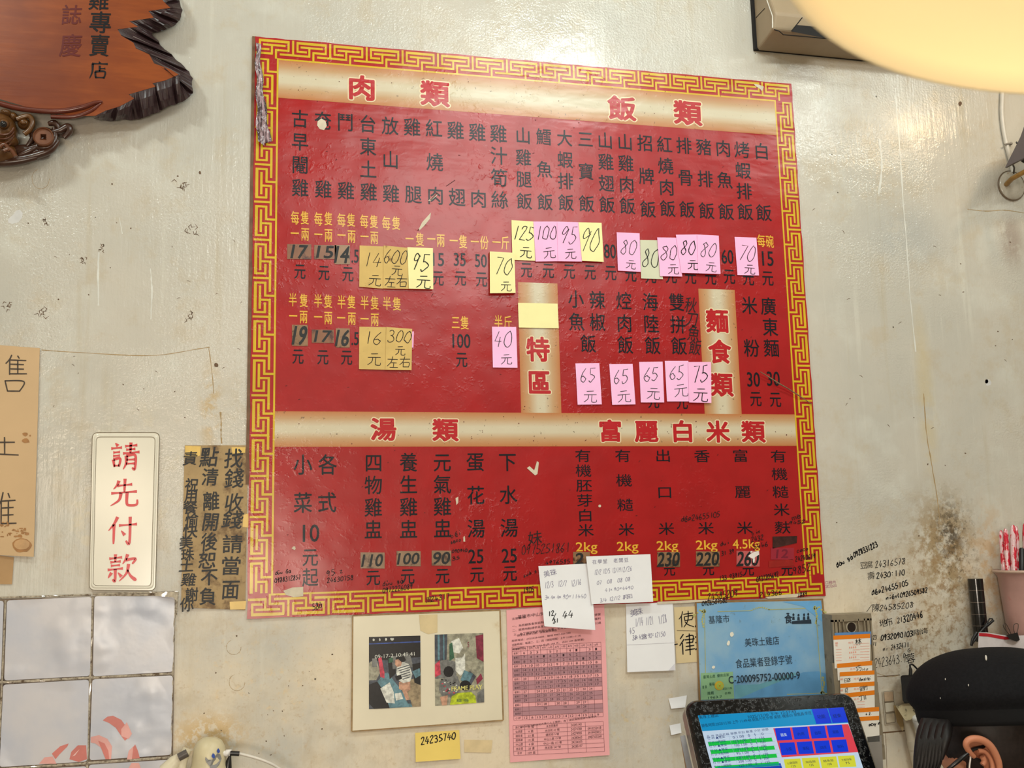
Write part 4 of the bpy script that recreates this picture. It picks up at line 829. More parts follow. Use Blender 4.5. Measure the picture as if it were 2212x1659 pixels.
# small green label stuck on its lower corner
cg = [(1514,1454),(1583,1451),(1586,1509),(1514,1512)]; sg = Sheet(cg, .0052); r = thing('green_sticker', sg(1550, 1510), 'small green sticker with a gold seal on the corner of the blue certificate', 'sticker')
sg.slab('paper', mat('green_sticker', (138, 180, 138), .5, .35, .06, 30, stain=((110, 160, 160), .55, 20)), r, .0003)
ik = Ink(sg)
for t, u, v, w, h in (('臺灣土產  優良店家', 1547, 1460, 56, 7), ('會 員', 1522, 1484, 10, 7), ('美味', 1538, 1478, 12, 8), ('推薦', 1535, 1497, 14, 7), ('2025.11.05', 1571, 1487, 20, 4.5), ('合格', 1572, 1497, 14, 5), ('1963.7', 1545, 1506, 30, 5)): ik.fit(t, u, v, w, h, d=.0005, rot=.05)
ik.build('sticker_lettering', mat('green_ink', (38, 82, 66), .5, .3), r)
ik = Ink(sg); ik.oval(1553.5, 1481, 10, 10, .0006, 18, 0); ik.oval(1555, 1481.5, 7, 7.5, .0008, 18, 1); ik.line((1551,1484), (1559,1478), 1.6, .001, 0); ik.line((1552,1478), (1558,1485), 1.4, .001, 0)
ik.build('gold_seal', [mat('seal_gold', (206, 172, 60), .3, .5), mat('seal_lime', (168, 190, 84), .3, .5)], r)

# kraft paper notice at the left
c = [(-60,741),(86,752),(73,1203),(-60,1196)]; s = Sheet(c, .004, .004, 2, 'br'); r = thing('paper_notice', s(10, 1200), 'tan card notice with black handwriting cut off at the far left', 'paper notice')
s.slab('card', mat('tan_card', (200, 168, 128), .55, .35, .05, 6, stain=((152, 102, 56), .70, 12)), r, .0016, 6, 16)
ik = Ink(s); ik.kai('隹', 35, 789, 48, 44, 3.2, jit=.6); ik.kai('口', 31, 835, 44, 26, 3.2, jit=.6); ik.kai('土', 10, 964, 62, 42, 3.4, jit=.6); ik.kai('隹', 15, 1100, 42, 74, 3.4, jit=.6); ik.build('handwriting_lettering', mat('grey_marker', (72, 62, 54), .6, .3), r)
ik = Ink(s); ik.oval(47, 1178, 21, 15, .0005, 18, 0, .08); ik.oval(47, 1176, 17, 11, .0007, 18, 1, .06)
for i in range(26): ik.oval(random.uniform(4, 60), random.uniform(1128, 1160), random.uniform(1, 5), random.uniform(1, 3), .0006, 7, 0, .3)
ik.oval(54, 938, 5.5, 4, .0006, 9, 0, .2); ik.oval(56, 952, 8, 5, .0006, 10, 0, .2); ik.oval(65, 941, 2, 2, .0006, 7)
ik.build('stain_speck', [mat('grease_stain', (158, 112, 66), .4, .4, .15, 60), mat('grease_stain_light', (190, 150, 106), .4, .4, .1, 60)], r)
c = [(-30,1196),(30,1204),(26,1262),(-30,1262)]; s = Sheet(c, .002); tag(s.slab('paper_scrap', mat('brown_scrap', (178, 142, 100), .6, .3, .1, 12), None), 'brown paper remnant on the wall just below the tan card notice', 'paper scrap')

# white plastic sign: please pay first
def rrect(c, rad, n=5):
    """rounded quad in pixels: corners TL TR BR BL"""
    P = []
    for i in range(4):
        p = c[i]; a = c[i-1]; b = c[(i+1) % 4]
        la = math.hypot(a[0]-p[0], a[1]-p[1]); lb = math.hypot(b[0]-p[0], b[1]-p[1])
        p0 = lerp2(p, a, rad/la); p1 = lerp2(p, b, rad/lb)
        for k in range(n+1):
            t = k/n; P.append((p0[0]*(1-t)**2 + 2*p[0]*t*(1-t) + p1[0]*t*t, p0[1]*(1-t)**2 + 2*p[1]*t*(1-t) + p1[1]*t*t))
    return P
def plate(mb, c, rad, n_front, n_back, mi=0, S=W):
    L = rrect(c, rad)[::-1]
    return mb.prism([S(u, v, n_front) for u, v in L], [S(u, v, n_back) for u, v in L], mi)
r = thing('wall_sign', W(264, 1274, .004), 'white plastic sign with four red characters asking to pay first', 'sign')
PLAS = mat('yellowed_white_plastic', (218, 212, 196), .22, .5, .03, 8)
mb = MB(); plate(mb, [(200,935),(344,935),(335,1275),(193,1274)], 12, .007, .0005); mb.build('panel', PLAS, r)
mb = MB(); o_ = rrect([(203,938),(341,938),(332,1272),(196,1271)], 11)[::-1]; i_ = rrect([(208,944),(335,944),(326,1266),(201,1265)], 9)[::-1]; n_ = len(o_)
F = [W(u, v, .0072) for u, v in o_]+[W(u, v, .0088) for u, v in [lerp2(o_[i], i_[i], .5) for i in range(n_)]]+[W(u, v, .0072) for u, v in i_]
mb.add(F, [(k*n_+i, k*n_+(i+1) % n_, (k+1)*n_+(i+1) % n_, (k+1)*n_+i) for k in range(2) for i in range(n_)], 0, True); mb.build('raised_rim', PLAS, r)
ik = Ink(wall_at(.007))
ring = lambda c, rad, w, d: [ik.line(a, b, w, d) for a, b in zip(rrect(c, rad), rrect(c, rad)[1:]+rrect(c, rad)[:1])]
ring([(199.5,934.5),(344.5,934.5),(335.5,1275.5),(192.5,1274.5)], 12, 1.3, .0003); ring([(208,944),(335,944),(326,1266),(201,1265)], 9, 1.0, .0004)
ik.build('grime_line', mat('grime', (110, 96, 74), .6, .3), r)
ik = Ink(wall_at(.007))
for ch, u, v in (('請', 269.5, 985), ('先', 268, 1063), ('付', 264.5, 1145), ('款', 263, 1226)): ik.kai(ch, u, v, 66, 62, 5.6, d=.0006)
ik.build('sign_lettering', mat('red_sign_paint', (208, 44, 52), .35, .5, .04, 20), r)

# brown marker notice
c = [(399,962),(536,962),(530,1318),(391,1312)]; s = Sheet(c, .002, .003, 2, 'bl'); r = thing('paper_notice', s(462, 1316), 'grimy brown notice in bold black brush marker beside the board, three columns', 'paper notice')
s.slab('paper', mat('grimy_brown_paper', (164, 136, 92), .5, .4, .10, 20, stain=((108, 80, 46), .5, 26)), r, .0004, 6, 14)
ik = Ink(s)
def brush(chs, pts, w, h, off):
    for ch, (u, v) in zip(chs, pts): ik.em(ch, u, v, w*random.uniform(.92, 1.08), h*random.uniform(.92, 1.08), d=.0005, off=off, rot=random.uniform(-.06, .10), shear=random.uniform(.02, .18))
brush('找錢收錢請當面', [(505,990),(506,1033),(505,1085),(503,1122),(502,1175),(499,1222),(498,1273)], 44, 44, .012)
brush('點清離開後恕不負', [(452,987),(454,1030),(456,1082),(455,1127),(452,1170),(448,1210),(452,1246),(449,1288)], 40, 42, .016)
brush('責祝用餐愉快美珠土雞謝你', [(411,990),(414,1048),(413,1071),(411,1096),(414,1124),(411,1147),(402,1172),(405,1198),(403,1222),(408,1252),(414,1284),(404,1306)], 31, 31, .018)
ik.build('brush_lettering', MARK, r)
ik = Ink(s)
for p in ([(400,963),(434,964),(432,984),(416,990),(400,988)], [(500,966),(530,966),(530,978),(502,980)], [(526,1112),(540,1108),(538,1140),(524,1138)], [(496,1300),(532,1298),(530,1316),(497,1317)]): ik.poly(p, .0003)
ik.build('yellow_tape', mat('yellow_old_tape', (218, 180, 92), .35, .4, .08, 40), r)
# ================================================================ UPPER LEFT: CARVED WOODEN PLAQUE AND MONEY-TOAD CARVING
def wood_mat():
    k = NT('red_brown_plaque_wood'); g = k.noise(1, 5, .6, stretch=(9, 9, 60)); g2 = k.noise(7, 3, off=2)
    col = k.mix(k.ramp(g, .35, .68), lin((126, 60, 26)), lin((140, 70, 29))); col = k.mix(k.math('MULTIPLY', k.ramp(g2, .45, .7), .5), col, lin((96, 42, 26)))
    k.bump(k.noise(1, 3, .5, stretch=(12, 12, 90)), .0002); return k.out(col, .38, .22)
WOOD = wood_mat(); EBON = mat('ebony_carved_edge', (52, 36, 38), .35, .5, .2, 120)
face = [(345,-30),(352,2),(368,17),(321,24),(332,38),(279,46),(298,58),(254,63),(262,77),(288,92),(294,105),(322,117),(333,137),(366,149),(386,161),(356,174),(329,180),(336,187),(278,204),(290,213),(258,230),(228,239),(206,250),(178,251),(128,246),(60,232),(0,214),(-60,198),(-260,160),(-300,-60),(-200,-200),(100,-240),(300,-150)]
rim = [(374,-30),(386,-4),(394,20),(388,44),(372,59),(348,68),(325,73),(338,84),(352,103),(374,121),(390,138),(408,154),(416,168),(416,202),(405,214),(385,224),(362,230),(340,242),(315,253),(298,259),(262,258),(232,262),(206,258)]
r = thing('wooden_plaque', W(60, 250, .012), 'large red-brown wooden plaque with jagged black carved edge, upper left', 'plaque')
mb = MB(); L = face[::-1]; mb.prism([W(u, v, .058) for u, v in L], [W(u, v, .014) for u, v in L]); mb.build('board', WOOD, r)
# carved rim: splinter-like facets from the face down to the outline
def along(P, n):
    d = [0]
    for a, b in zip(P, P[1:]): d.append(d[-1]+math.hypot(b[0]-a[0], b[1]-a[1]))
    out = []
    for i in range(n):
        t = d[-1]*i/(n-1); j = max(k for k in range(len(P)) if d[k] <= t+1e-9); j = min(j, len(P)-2)
        out.append(lerp2(P[j], P[j+1], (t-d[j])/max(d[j+1]-d[j], 1e-6)))
    return out
# pair each face vertex with a stretch of outline
fi = [(352,-30)]+face[1:23]; n = 132
A = along(fi, n); B_ = along([(p[0]+random.uniform(-1.5, 1.5), p[1]+random.uniform(-1.5, 1.5)) for p in along(rim, 70)], n); A = along(fi, n)
mb = MB(); rows = []; SH = [random.randint(0, 6) for _ in range(20)]
for i in range(n):
    a, b = A[i], B_[i]; k = .011*(((i+SH[i//11]) % 11)/10.0-.5) + .0022*((i % 3) == 0)
    rows.append([W(a[0], a[1], .0575), W(*lerp2(a, b, .3), .055+k*.9), W(*lerp2(a, b, .7), .046+k*1.3), W(b[0], b[1], .036+k*.6), W(b[0]-4, b[1]-3, .012)])
mb.add([p for q in rows for p in q], [(i*5+j, i*5+j+1, (i+1)*5+j+1, (i+1)*5+j) for i in range(n-1) for j in range(4)], 0, False)
mb.build('carved_edge', EBON, r)
mb = MB(); Z = .060
P = catmull([(-40,212),(0,224),(40,234),(95,240),(140,239),(180,231),(205,222),(221,219)], 5)
mb.tube([W(u, v, Z) for u, v in P], [.0052*(1-.8*(i/len(P))**6) for i in range(len(P))], 10)
P = catmull([(110,252),(160,252),(196,240),(214,226),(222,220)], 5); mb.tube([W(u, v, .057) for u, v in P], [.004*(1-.8*(i/len(P))**4) for i in range(len(P))], 10)
mb.build('carved_stem', mat('dark_red_lacquer', (92, 40, 28), .22, .5, .15, 40), r)
ik = Ink(wall_at(.058))
for ch, u, v, w, h in (('雞', 214, 0, 46, 46), ('專', 217, 48, 50, 50), ('賣', 215, 98, 46, 50)): ik.em(ch, u, v, w, h, d=.0006, off=.012, shear=.10, rot=.06)
ik.kai('店', 213, 152, 40, 40, 4.0, d=.0006); ik.build('dark_lettering', mat('plaque_dark_paint', (16, 16, 20), .3, .3), r)
ik = Ink(wall_at(.058))
for ch, u, v, w, h in (('誌', 155, 32, 46, 46), ('慶', 153, 98, 50, 52)): ik.em(ch, u, v, w, h, d=.0006, off=.010, shear=.14, rot=.08)
ik.build('red_lettering', mat('plaque_red_paint', (88, 26, 22), .3, .3), r)
# carving below it
BR = mat('polished_brown_carving', (92, 52, 30), .28, .5, .25, 50); BR2 = mat('golden_brown_carving', (90, 58, 28), .28, .5, .2, 40); BR3 = mat('dark_brown_carving', (60, 36, 26), .28, .5, .2, 50)
r = thing('toad_carving', W(40, 356, .01), 'glossy brown carved toad with a square-holed coin, under the wooden plaque', 'carving')
def bl(mb, u, v, n, ru, rv, rn, seg=22, rings=14):
    c = W(u, v, n); k = (W(u+1, v, n)-c).length; return mb.ball(c, (ru*k, rn, rv*k), None, seg, rings)
mb = MB(); bl(mb, 2, 285, .045, 36, 44, .035); bl(mb, 22, 305, .05, 18, 14, .02); bl(mb, -20, 330, .04, 60, 34, .03); bl(mb, 14, 248, .05, 14, 10, .02); bl(mb, 30, 255, .045, 10, 12, .016)
bl(mb, 8, 268, .078, 13, 13, .010); mb.build('toad_body', BR2, r)
mb = MB(); bl(mb, 7, 268, .088, 8, 8, .006); mb.build('toad_eye', mat('toad_eye_black', (24, 22, 22), .1, .6), r)
mb = MB()
for k in range(4): mb.tube([W(u, v, .078-.006*k) for u, v in catmull([(-8, 288+9*k), (8, 291+9*k), (22, 287+8*k), (30, 276+8*k)], 4)], .0022, 8)
for a, b, c in (((0, 318), (10, 312), (22, 326)), ((8, 326), (22, 322), (34, 338))): mb.tube([W(u, v, .072) for u, v in catmull([a, b, c], 5)], .004, 8)
mb.build('toad_mouth', BR, r)
mb = MB(); P = catmull([(36,258),(52,252),(64,252),(70,264),(64,280),(52,290)], 5); mb.tube([W(u, v, .055) for u, v in P], .005, 8); bl(mb, 52, 268, .045, 14, 14, .012); bl(mb, 50, 266, .058, 7, 5, .006); mb.build('lotus_bud', BR2, r)
c0 = W(94, 296, .058); k_ = (W(95, 296, .058)-c0).length
mb = MB(); N_ = 40; R_ = 22.5*k_; q = 5.5*k_
outer = [(R_*math.cos(2*PI*i/N_), R_*math.sin(2*PI*i/N_)) for i in range(N_)]
def sq(i): 
    a = 2*PI*i/N_; m_ = max(abs(math.cos(a)), abs(math.sin(a))); return (q*math.cos(a)/m_, q*math.sin(a)/m_)
inner = [sq(i) for i in range(N_)]; loops = []
for ring_, dn in ((outer, -.010), (outer, .003), ([(x*.90, z*.90) for x, z in outer], .005), ([(x*.84, z*.84) for x, z in outer], .001), ([(x*1.25, z*1.25) for x, z in inner], .001), ([(x*1.1, z*1.1) for x, z in inner], .003), (inner, .002), (inner, -.010)):
    loops.append([c0 + Vector((x, -dn, z)) for x, z in ring_])
mb.add([p for l in loops for p in l], [(j*N_+i, j*N_+(i+1) % N_, (j+1)*N_+(i+1) % N_, (j+1)*N_+i) for j in range(len(loops)-1) for i in range(N_)], 0, False); mb.build('coin', mat('coin_brown', (112, 70, 48), .3, .5, .15, 60), r)
mb = MB()
for P, rad in (([(76,318),(86,304),(98,296)], .007), ([(58,316),(70,300),(66,286)], .005), ([(60,322),(76,318),(92,320),(112,314),(120,296),(116,276)], .006), ([(104,268),(118,266),(128,278)], .006), ([(112,286),(130,282),(146,274),(150,284),(138,298)], .007),
               ([(40,336),(64,326),(80,318)], .006), ([(30,344),(60,340),(90,332),(112,322),(126,304)], .007), ([(84,322),(92,334),(100,330),(92,324)], .004), ([(-40,350),(0,352),(40,348),(80,340)], .008)):
    Q = catmull(P, 6); mb.tube([W(u, v, .046) for u, v in Q], [rad*(.6+.4*math.sin(PI*i/(len(Q)-1))) for i in range(len(Q))], 10)
bl(mb, 134, 286, .03, 18, 12, .014); bl(mb, 96, 300, .032, 30, 28, .016); bl(mb, 60, 330, .03, 50, 18, .02)
mb.build('carved_waves', BR3, r)

# ================================================================ UPPER RIGHT: AIR CONDITIONER, PENDANT LAMP, WALL LAMP, CABLE
AC = mat('aged_cream_plastic', (164, 144, 118), .45, .4, .06, 10, stain=((140, 112, 84), .6, 12)); ACD = mat('vent_gap_black', (20, 16, 16), .6, .3)
p0 = W(1637, 106, .012); X0, Z0_ = p0.x, p0.z
def on_x(u, v, x):      # point of the pixel's ray on the plane x = const
    r_ = ray(u, v); return CAM + r_*((x-CAM.x)/r_.x)
f1 = on_x(1670, 64, X0); f2 = on_x(1657, 0, X0)
prof = [(0.0, Z0_+.002), (.012, Z0_), (-f1.y, f1.z), (-f1.y+.012, f1.z+.035), (-f2.y+.004, f2.z+.02), (-f2.y+.002, f2.z+.18), (-f2.y-.03, f2.z+.24), (0, f2.z+.25)]
L_ = .86; r = thing('air_conditioner', (X0+L_/2, -.1, Z0_), 'aged cream wall air conditioner behind the lampshade, upper right corner', 'air conditioner')
mb = MB(); n = len(prof); mb.prism([(X0, -a, z) for a, z in prof], [(X0+L_, -a, z) for a, z in prof]); o = mb.build('casing', AC, r, weld=True)
bv = o.modifiers.new('soft edges', 'BEVEL'); bv.width = .006; bv.segments = 3; bv.limit_method = 'ANGLE'; bv.angle_limit = .5
mb = MB(); mb.box((X0-.0055, -.010, Z0_+.001), (X0+L_, -.0005, f2.z+.25)); mb.build('back_gap_shade', ACD, r)  # dark box put in for the shaded gap between casing and wall
mb = MB(); e0 = Vector((X0+.004, f1.y-.001, f1.z)); 
mb.tube([(X0-.0006, f1.y*.99, f1.z+.004), (X0-.0006, f1.y*1.03, f1.z+.03), (X0-.0006, f2.y, f2.z), (X0-.0006, f2.y, f2.z+.15)], .0014, 6); mb.build('painted_edge_highlight', mat('edge_highlight_white', (222, 216, 204), .3, .5), r)  # white tube stands in for the highlight along the casing's front edge
# louvre slot and seam lines on the slanting underside/front
def ac(u, v, dn=0):     # pixel to the lower front face between profile points 2 and 4
    return W(u, v, -f1.y+.018+dn)
mb = MB()
S_ = [(1710,68),(1722,54),(1790,60),(1790,84)]
mb.prism([ac(u, v, .006) for u, v in S_], [ac(u, v, -.02) for u, v in S_]); mb.build('air_outlet', ACD, r)
mb = MB(); mb.tube([ac(u, v, .004) for u, v in ((1672,64),(1683,67),(1692,75),(1740,79),(1800,85),(1900,94))], .0012, 6); mb.tube([ac(u, v, .005) for u, v in ((1710,67),(1733,38))], .0012, 6)
a = on_x(1633, 38, X0-.0005); b = on_x(1652, 18, X0-.0005); mb.tube([a, b], .0008, 6); mb.build('seam_line', ACD, r)
# pendant lamp: wide shallow shade hanging close to the camera
LC = Vector((-.15233, -1.79708, 1.76138)); LR = .25
r = thing('pendant_lamp', LC, 'wide glowing cream lampshade hanging close by at the upper right corner', 'lamp')
SH = mat('lampshade_outside', (214, 196, 150), .5, .4, .04, 20)
k = NT('lampshade_cream_inside'); s_ = k.math('MULTIPLY', k.ramp(k.noise(48, 2, .5, off=3), .70, .78), .4); k.out(k.mix(s_, lin((248, 228, 180)), lin((226, 160, 96))), .5, .3); SHI = k.m
M_ = Matrix.Translation(LC)
mb = MB(); mb.lathe([(LR, 0), (LR*.985, .014), (LR*.90, .040), (LR*.72, .072), (LR*.48, .100), (LR*.24, .122), (.035, .136), (.03, .150), (.0, .152)], M_, 96); mb.build('shade', SH, r)
mb = MB(); mb.lathe([(LR, 0), (LR*.988, .0), (LR*.975, .012), (LR*.89, .037), (LR*.71, .069), (LR*.475, .097), (LR*.235, .119), (.02, .131), (0, .132)], M_, 96); mb.build('shade_lining', SHI, r)
mb = MB(); mb.lathe([(.02, .131), (.021, .105), (.017, .100), (0, .1)], M_, 24); mb.build('lamp_socket', mat('socket_brown', (70, 56, 44), .5, .4), r)
mb = MB(); mb.ball(LC+Vector((0, 0, .078)), (.026, .026, .030)); mb.build('bulb', glow('warm_bulb', (255, 200, 118), 8.5), r)
mb = MB(); mb.tube([LC+Vector((0, 0, .15)), LC+Vector((.002, .001, .8)), Vector((LC.x, LC.y, ZC))], .003, 8); mb.build('hanging_cord', mat('black_cord', (24, 24, 24), .5, .4), r)
LAMP_BULB = point_light('pendant_bulb_light', LC+Vector((0, 0, .040)), .02, .30, (1.0, .74, .44))
# bracket lamp on the wall, mostly outside the picture
r = thing('wall_lamp', W(2180, 400, .0), 'dark grey bracket wall lamp on a brass arm with clear round plate, right edge', 'wall lamp')
c0 = W(2183, 402, 0); Mw = Matrix.Translation(c0) @ Matrix.Rotation(PI/2, 4, 'X')
CLR = mat('cloudy_clear_plastic', (186, 178, 164), .12, .6, .10, 60, stain=((150, 112, 70), .6, 40))
mb = MB(); mb.lathe([(.036, 0), (.036, .004), (.033, .007), (.024, .010), (.012, .016), (0, .017)], Mw, 36); mb.build('mounting_plate', CLR, r)
mb = MB(); mb.lathe([(.0365, .0), (.038, .003), (.0365, .006), (.035, .003), (.0365, 0)], Mw, 36)
for a_ in (1.9, 2.3, 2.7): mb.tube([c0+Vector((.020*math.cos(a_), -.010, .020*math.sin(a_))), c0+Vector((.030*math.cos(a_), -.006, .030*math.sin(a_)))], .001, 6)
mb.build('plate_rim', mat('plate_rim_brown', (110, 92, 72), .3, .5), r)
mb = MB(); mb.tube([W(2174, 398, .012), W(2186, 386, .05), W(2215, 370, .11), W(2270, 350, .16)], .0058, 12); mb.build('brass_arm', mat('dull_brass', (158, 118, 54), .35, .5, .1, 60, metal=.5), r)
G = mat('dark_grey_metal', (76, 68, 70), .45, .5, .05, 30)
mb = MB(); fr = [(2171,362),(2188,328),(2204,296),(2216,262),(2290,240),(2290,335),(2214,340),(2190,352)]
mb.prism([W(u, v, .125) for u, v in fr[::-1]], [W(u+4, v+1, .118) for u, v in fr[::-1]]); mb.build('shade_plate', G, r)
mb = MB(); c1 = W(2214, 340, .11); mb.lathe([(0, 0), (.017, .0), (.022, .012), (.022, .03), (0, .03)], Matrix.Translation(c1) @ Matrix.Rotation(.9, 4, 'Y'), 24); mb.tube([W(2186, 352, .1), W(2191, 362, .08), W(2190, 374, .06)], .002, 8); mb.build('lamp_holder', mat('black_plastic', (22, 20, 22), .35, .5, .06, 40), r)
mb = MB(); mb.ball(W(2196, 308, .127), (.0022, .0015, .003), None, 10, 6); mb.build('screw', mat('dark_screw', (30, 28, 30), .3, .6), r)
BLK = MATS['black_plastic']
WB = CAM + (W(1960, 285)-CAM)*((2.05+.42)/2.05); WB.y = -.42
point_light('wall_lamp_bulb_light', WB, .03, 3.0, (1.0, .66, .34))
# white cable down the wall
mb = MB(); P = catmull([(2160,60),(2166,150),(2165,203),(2164,240),(2167,275),(2174,312),(2184,350),(2188,372)], 6); mb.tube([W(u, v, .0058) for u, v in P], .0052, 12)
r_ = mb.build('wall_cable', mat('white_cable', (206, 200, 190), .35, .5)); tag(r_, 'white round cable clipped down the wall behind the bracket lamp', 'cable')
mb = MB(); mb.tube([W(2170, 312, .0118), W(2177, 310, .0124), W(2186, 310, .0110)], .0022, 8); mb.ball(W(2184, 310, .006), .004, None, 10, 6); mb.build('cable_clip', mat('grey_clip', (150, 142, 132), .4, .5), r_)
# ================================================================ LOWER LEFT: FILM-COVERED TILES AND SMALL DEVICE
r = thing('tiled_panel', W(190, 1659, .002), 'pale lilac square wall tiles under shiny clear film, lower left', 'tile panel')
mb = MB(); c = [(-90,1296),(379,1284),(372,1720),(-90,1740)]; L = c[::-1]; mb.prism([W(u, v, .004) for u, v in L], [W(u, v, .0002) for u, v in L])
mb.build('grout_backing', mat('brown_grout', (116, 98, 80), .4, .4, .25, 90, stain=((64, 50, 40), .52, 50)), r)
k = NT('lilac_tile_under_film'); f = k.ramp(k.noise(7, 4), .35, .65); col = k.mix(f, lin((186, 188, 200)), lin((202, 198, 202)))
wr = k.noise(9, 2, .45, off=2); k.bump(k.math('ADD', k.math('MULTIPLY', k.ramp(wr, .42, .7), .0035), k.math('MULTIPLY', k.noise(45, 2), .0003)), 1.0); TILE = k.out(col, .30, .45)
tiles = [[(15,1297),(198,1289),(194.5,1460),(9,1470)], [(204,1288),(377.5,1287.5),(374,1451),(200.5,1461)], [(7,1479),(192,1468),(188.5,1645),(-1,1657)], [(199.5,1467.5),(373.5,1459),(370,1630.5),(193.5,1642.5)],
         [(-2,1666),(187,1655),(184,1730),(-8,1740)], [(192,1652),(369,1641),(367,1720),(189,1730)], [(-160,1304),(8,1297.5),(2,1470),(-166,1480)], [(-166,1488),(0,1479),(-9,1657),(-172,1668)]]
for q in tiles:
    mb = MB(); plate(mb, q, 7, .0068, .003); mb.build('tile', TILE, r)
ik = Ink(wall_at(.0068)); FP = [(204, 120, 112), (222, 162, 156), (230, 190, 184)]
ik.poly([(232,1548),(244,1546),(262,1555),(280,1580),(282,1590),(270,1600),(262,1590),(250,1572),(236,1562),(222,1556)], .0004, 0)
ik.poly([(262,1590),(278,1596),(285,1585),(274,1560),(262,1575)], .0005, 1)
ik.poly([(196,1592),(214,1588),(232,1596),(242,1612),(240,1640),(230,1640),(222,1618),(206,1606),(196,1604)], .0004, 1); ik.poly([(212,1600),(226,1606),(234,1622),(236,1640),(228,1640),(220,1620)], .0006, 0)
ik.poly([(286,1616),(292,1608),(298,1622),(302,1638),(276,1640)], .0004, 0); ik.poly([(278,1622),(288,1612),(285,1640),(274,1641)], .0005, 1)
ik.poly([(112,1628),(130,1612),(148,1606),(146,1612),(128,1630),(120,1640)], .0004, 0); ik.poly([(150,1640),(154,1624),(168,1610),(186,1610),(188,1640),(170,1646)], .0004, 0); ik.poly([(84,1650),(96,1636),(114,1634),(122,1650)], .0004, 1); ik.poly([(156,1634),(170,1620),(172,1618),(162,1632)], .0007, 2)
ik.poly([(284,1648),(300,1648),(304,1659),(302,1700),(282,1700),(278,1659)], .0004, 1)
ik.build('lotus_print', [mat('lotus_red', FP[0], .3, .45, .12, 14), mat('lotus_pink', FP[1], .3, .45, .12, 14), mat('lotus_pale', FP[2], .3, .45)], r)
# crinkled clear film showing along the joints
mb = MB(); FILM = mat('clear_film_edge', (176, 164, 146), .10, .8, .3, 160, stain=((96, 78, 62), .5, 90))
def filmline(a, b, w):
    n = 26; V = []
    for i in range(n+1):
        p = lerp2(a, b, i/n)
        for s_ in (-1, 0, 1):
            dx, dy = b[0]-a[0], b[1]-a[1]; l = math.hypot(dx, dy)
            V.append(W(p[0]-dy/l*w*s_*.5, p[1]+dx/l*w*s_*.5, .0052+(s_ == 0)*.0008+random.uniform(0, .0014)))
    mb.add(V, [(i*3+j, i*3+j+1, i*3+j+4, i*3+j+3) for i in range(n) for j in (0, 1)], 0, False)
for a, b, w in (((200,1290),(188,1659),5), ((0,1474),(372,1455),5), ((377,1290),(368,1659),4), ((-5,1662),(370,1636),5), ((12,1296),(-4,1659),4), ((0,1291),(196,1285),4), ((200,1283),(384,1279),4), ((384,1279),(380,1330),4)): filmline(a, b, w)
mb.build('film_edge', FILM, r)
mb = MB(); V = [W(u, v, .006+k_) for u, v, k_ in ((203,1284,0),(262,1284,.002),(330,1282,.004),(352,1278,.006),(384,1278,.004),(383,1300,.003),(374,1290,.008),(330,1287,.003),(262,1288,.001),(204,1287,0))]; mb.add(V, [(0, 9, 8, 1), (1, 8, 7, 2), (2, 7, 6, 3), (3, 6, 5, 4)], 0, True); mb.build('film_flap', FILM, r)

# counter below the picture that carries the till and the small device
slab('unseen_counter_1', (-2.2, -.62, .80), (1.9, -.005, .84), mat('counter_top', (150, 146, 140), .4, .4)); 
# the round cream device
DV = .10
r = thing('desk_device', W(440, 1659, DV)*1.0, 'small round cream plastic device with blue diamonds, lower edge beside the tiles', 'device')
r.location.z = .84
CR = mat('cream_plastic', (206, 194, 160), .4, .4, .06, 40, stain=((168, 138, 84), .6, 30)); c0 = W(452, 1630, DV); kx = (W(453, 1630, DV)-c0).length
zt = W(452, 1592, DV).z
prof = [(.0, zt), (16*kx, zt-2*kx), (27*kx, zt-9*kx), (34*kx, zt-22*kx), (37*kx, zt-40*kx), (38*kx, zt-56*kx), (44*kx, zt-75*kx), (50*kx, zt-105*kx), (52*kx, .86), (48*kx, .842), (0, .84)]
mb = MB(); mb.lathe(prof, Matrix.Translation((c0.x, c0.y, 0)), 40); mb.build('dome_body', CR, r)
mb = MB()
P = catmull([(405,1618),(398,1634),(392,1659),(388,1700)], 5); mb.tube([W(u, v, DV+.004) for u, v in P], [.008]*len(P), 12); mb.tube([W(u, v, DV+.002) for u, v in ((402,1628),(380,1645),(360,1668))], [.007, .012, .016], 12); mb.build('side_spout', mat('pale_cream_plastic', (214, 204, 178), .35, .4, .06, 40), r)
mb = MB(); mb.tube([W(u, v, DV+.012) for u, v in ((405,1626),(386,1636))], .0068, 14); mb.build('grey_grip', mat('dark_grey_plastic', (86, 78, 74), .4, .4), r)
# printed marks on the dome front
def ondome(u, v, d=.0006):
    z = W(u, v, DV).z; rad = 30*kx
    for a, b in zip(prof, prof[1:]):
        if b[1] <= z <= a[1]: rad = a[0]+(b[0]-a[0])*(a[1]-z)/max(a[1]-b[1], 1e-6)
    x = W(u, v, DV).x-c0.x; x = max(-rad*.98, min(rad*.98, x)); y = math.sqrt(max(rad*rad-x*x, 0))
    return Vector((c0.x+x*(1+d/rad), c0.y-y*(1+d/max(rad, 1e-3))-.0004, z))
mb = MB()
def dpatch(P, mi, d):
    V = [ondome(u, v, d) for u, v in P]; mb.add(V, [tuple(range(len(P)))], mi)
dpatch([(471.5,1611),(475,1616),(475,1620),(471,1621.5),(468.5,1616)], 0, .0012); dpatch([(461,1620),(465,1624),(465,1630),(461,1631),(458,1626)], 0, .0012)
dpatch([(446,1628),(452,1634),(460,1634),(466,1626),(470,1622),(476,1624),(479,1634),(474,1646),(468,1652),(468,1662),(456,1662),(455,1648),(448,1640),(445,1633)], 1, .0008)
mb.build('printed_mark', [mat('blue_mark', (52, 78, 158), .4, .4), mat('grey_mark', (128, 126, 124), .4, .4)], r)
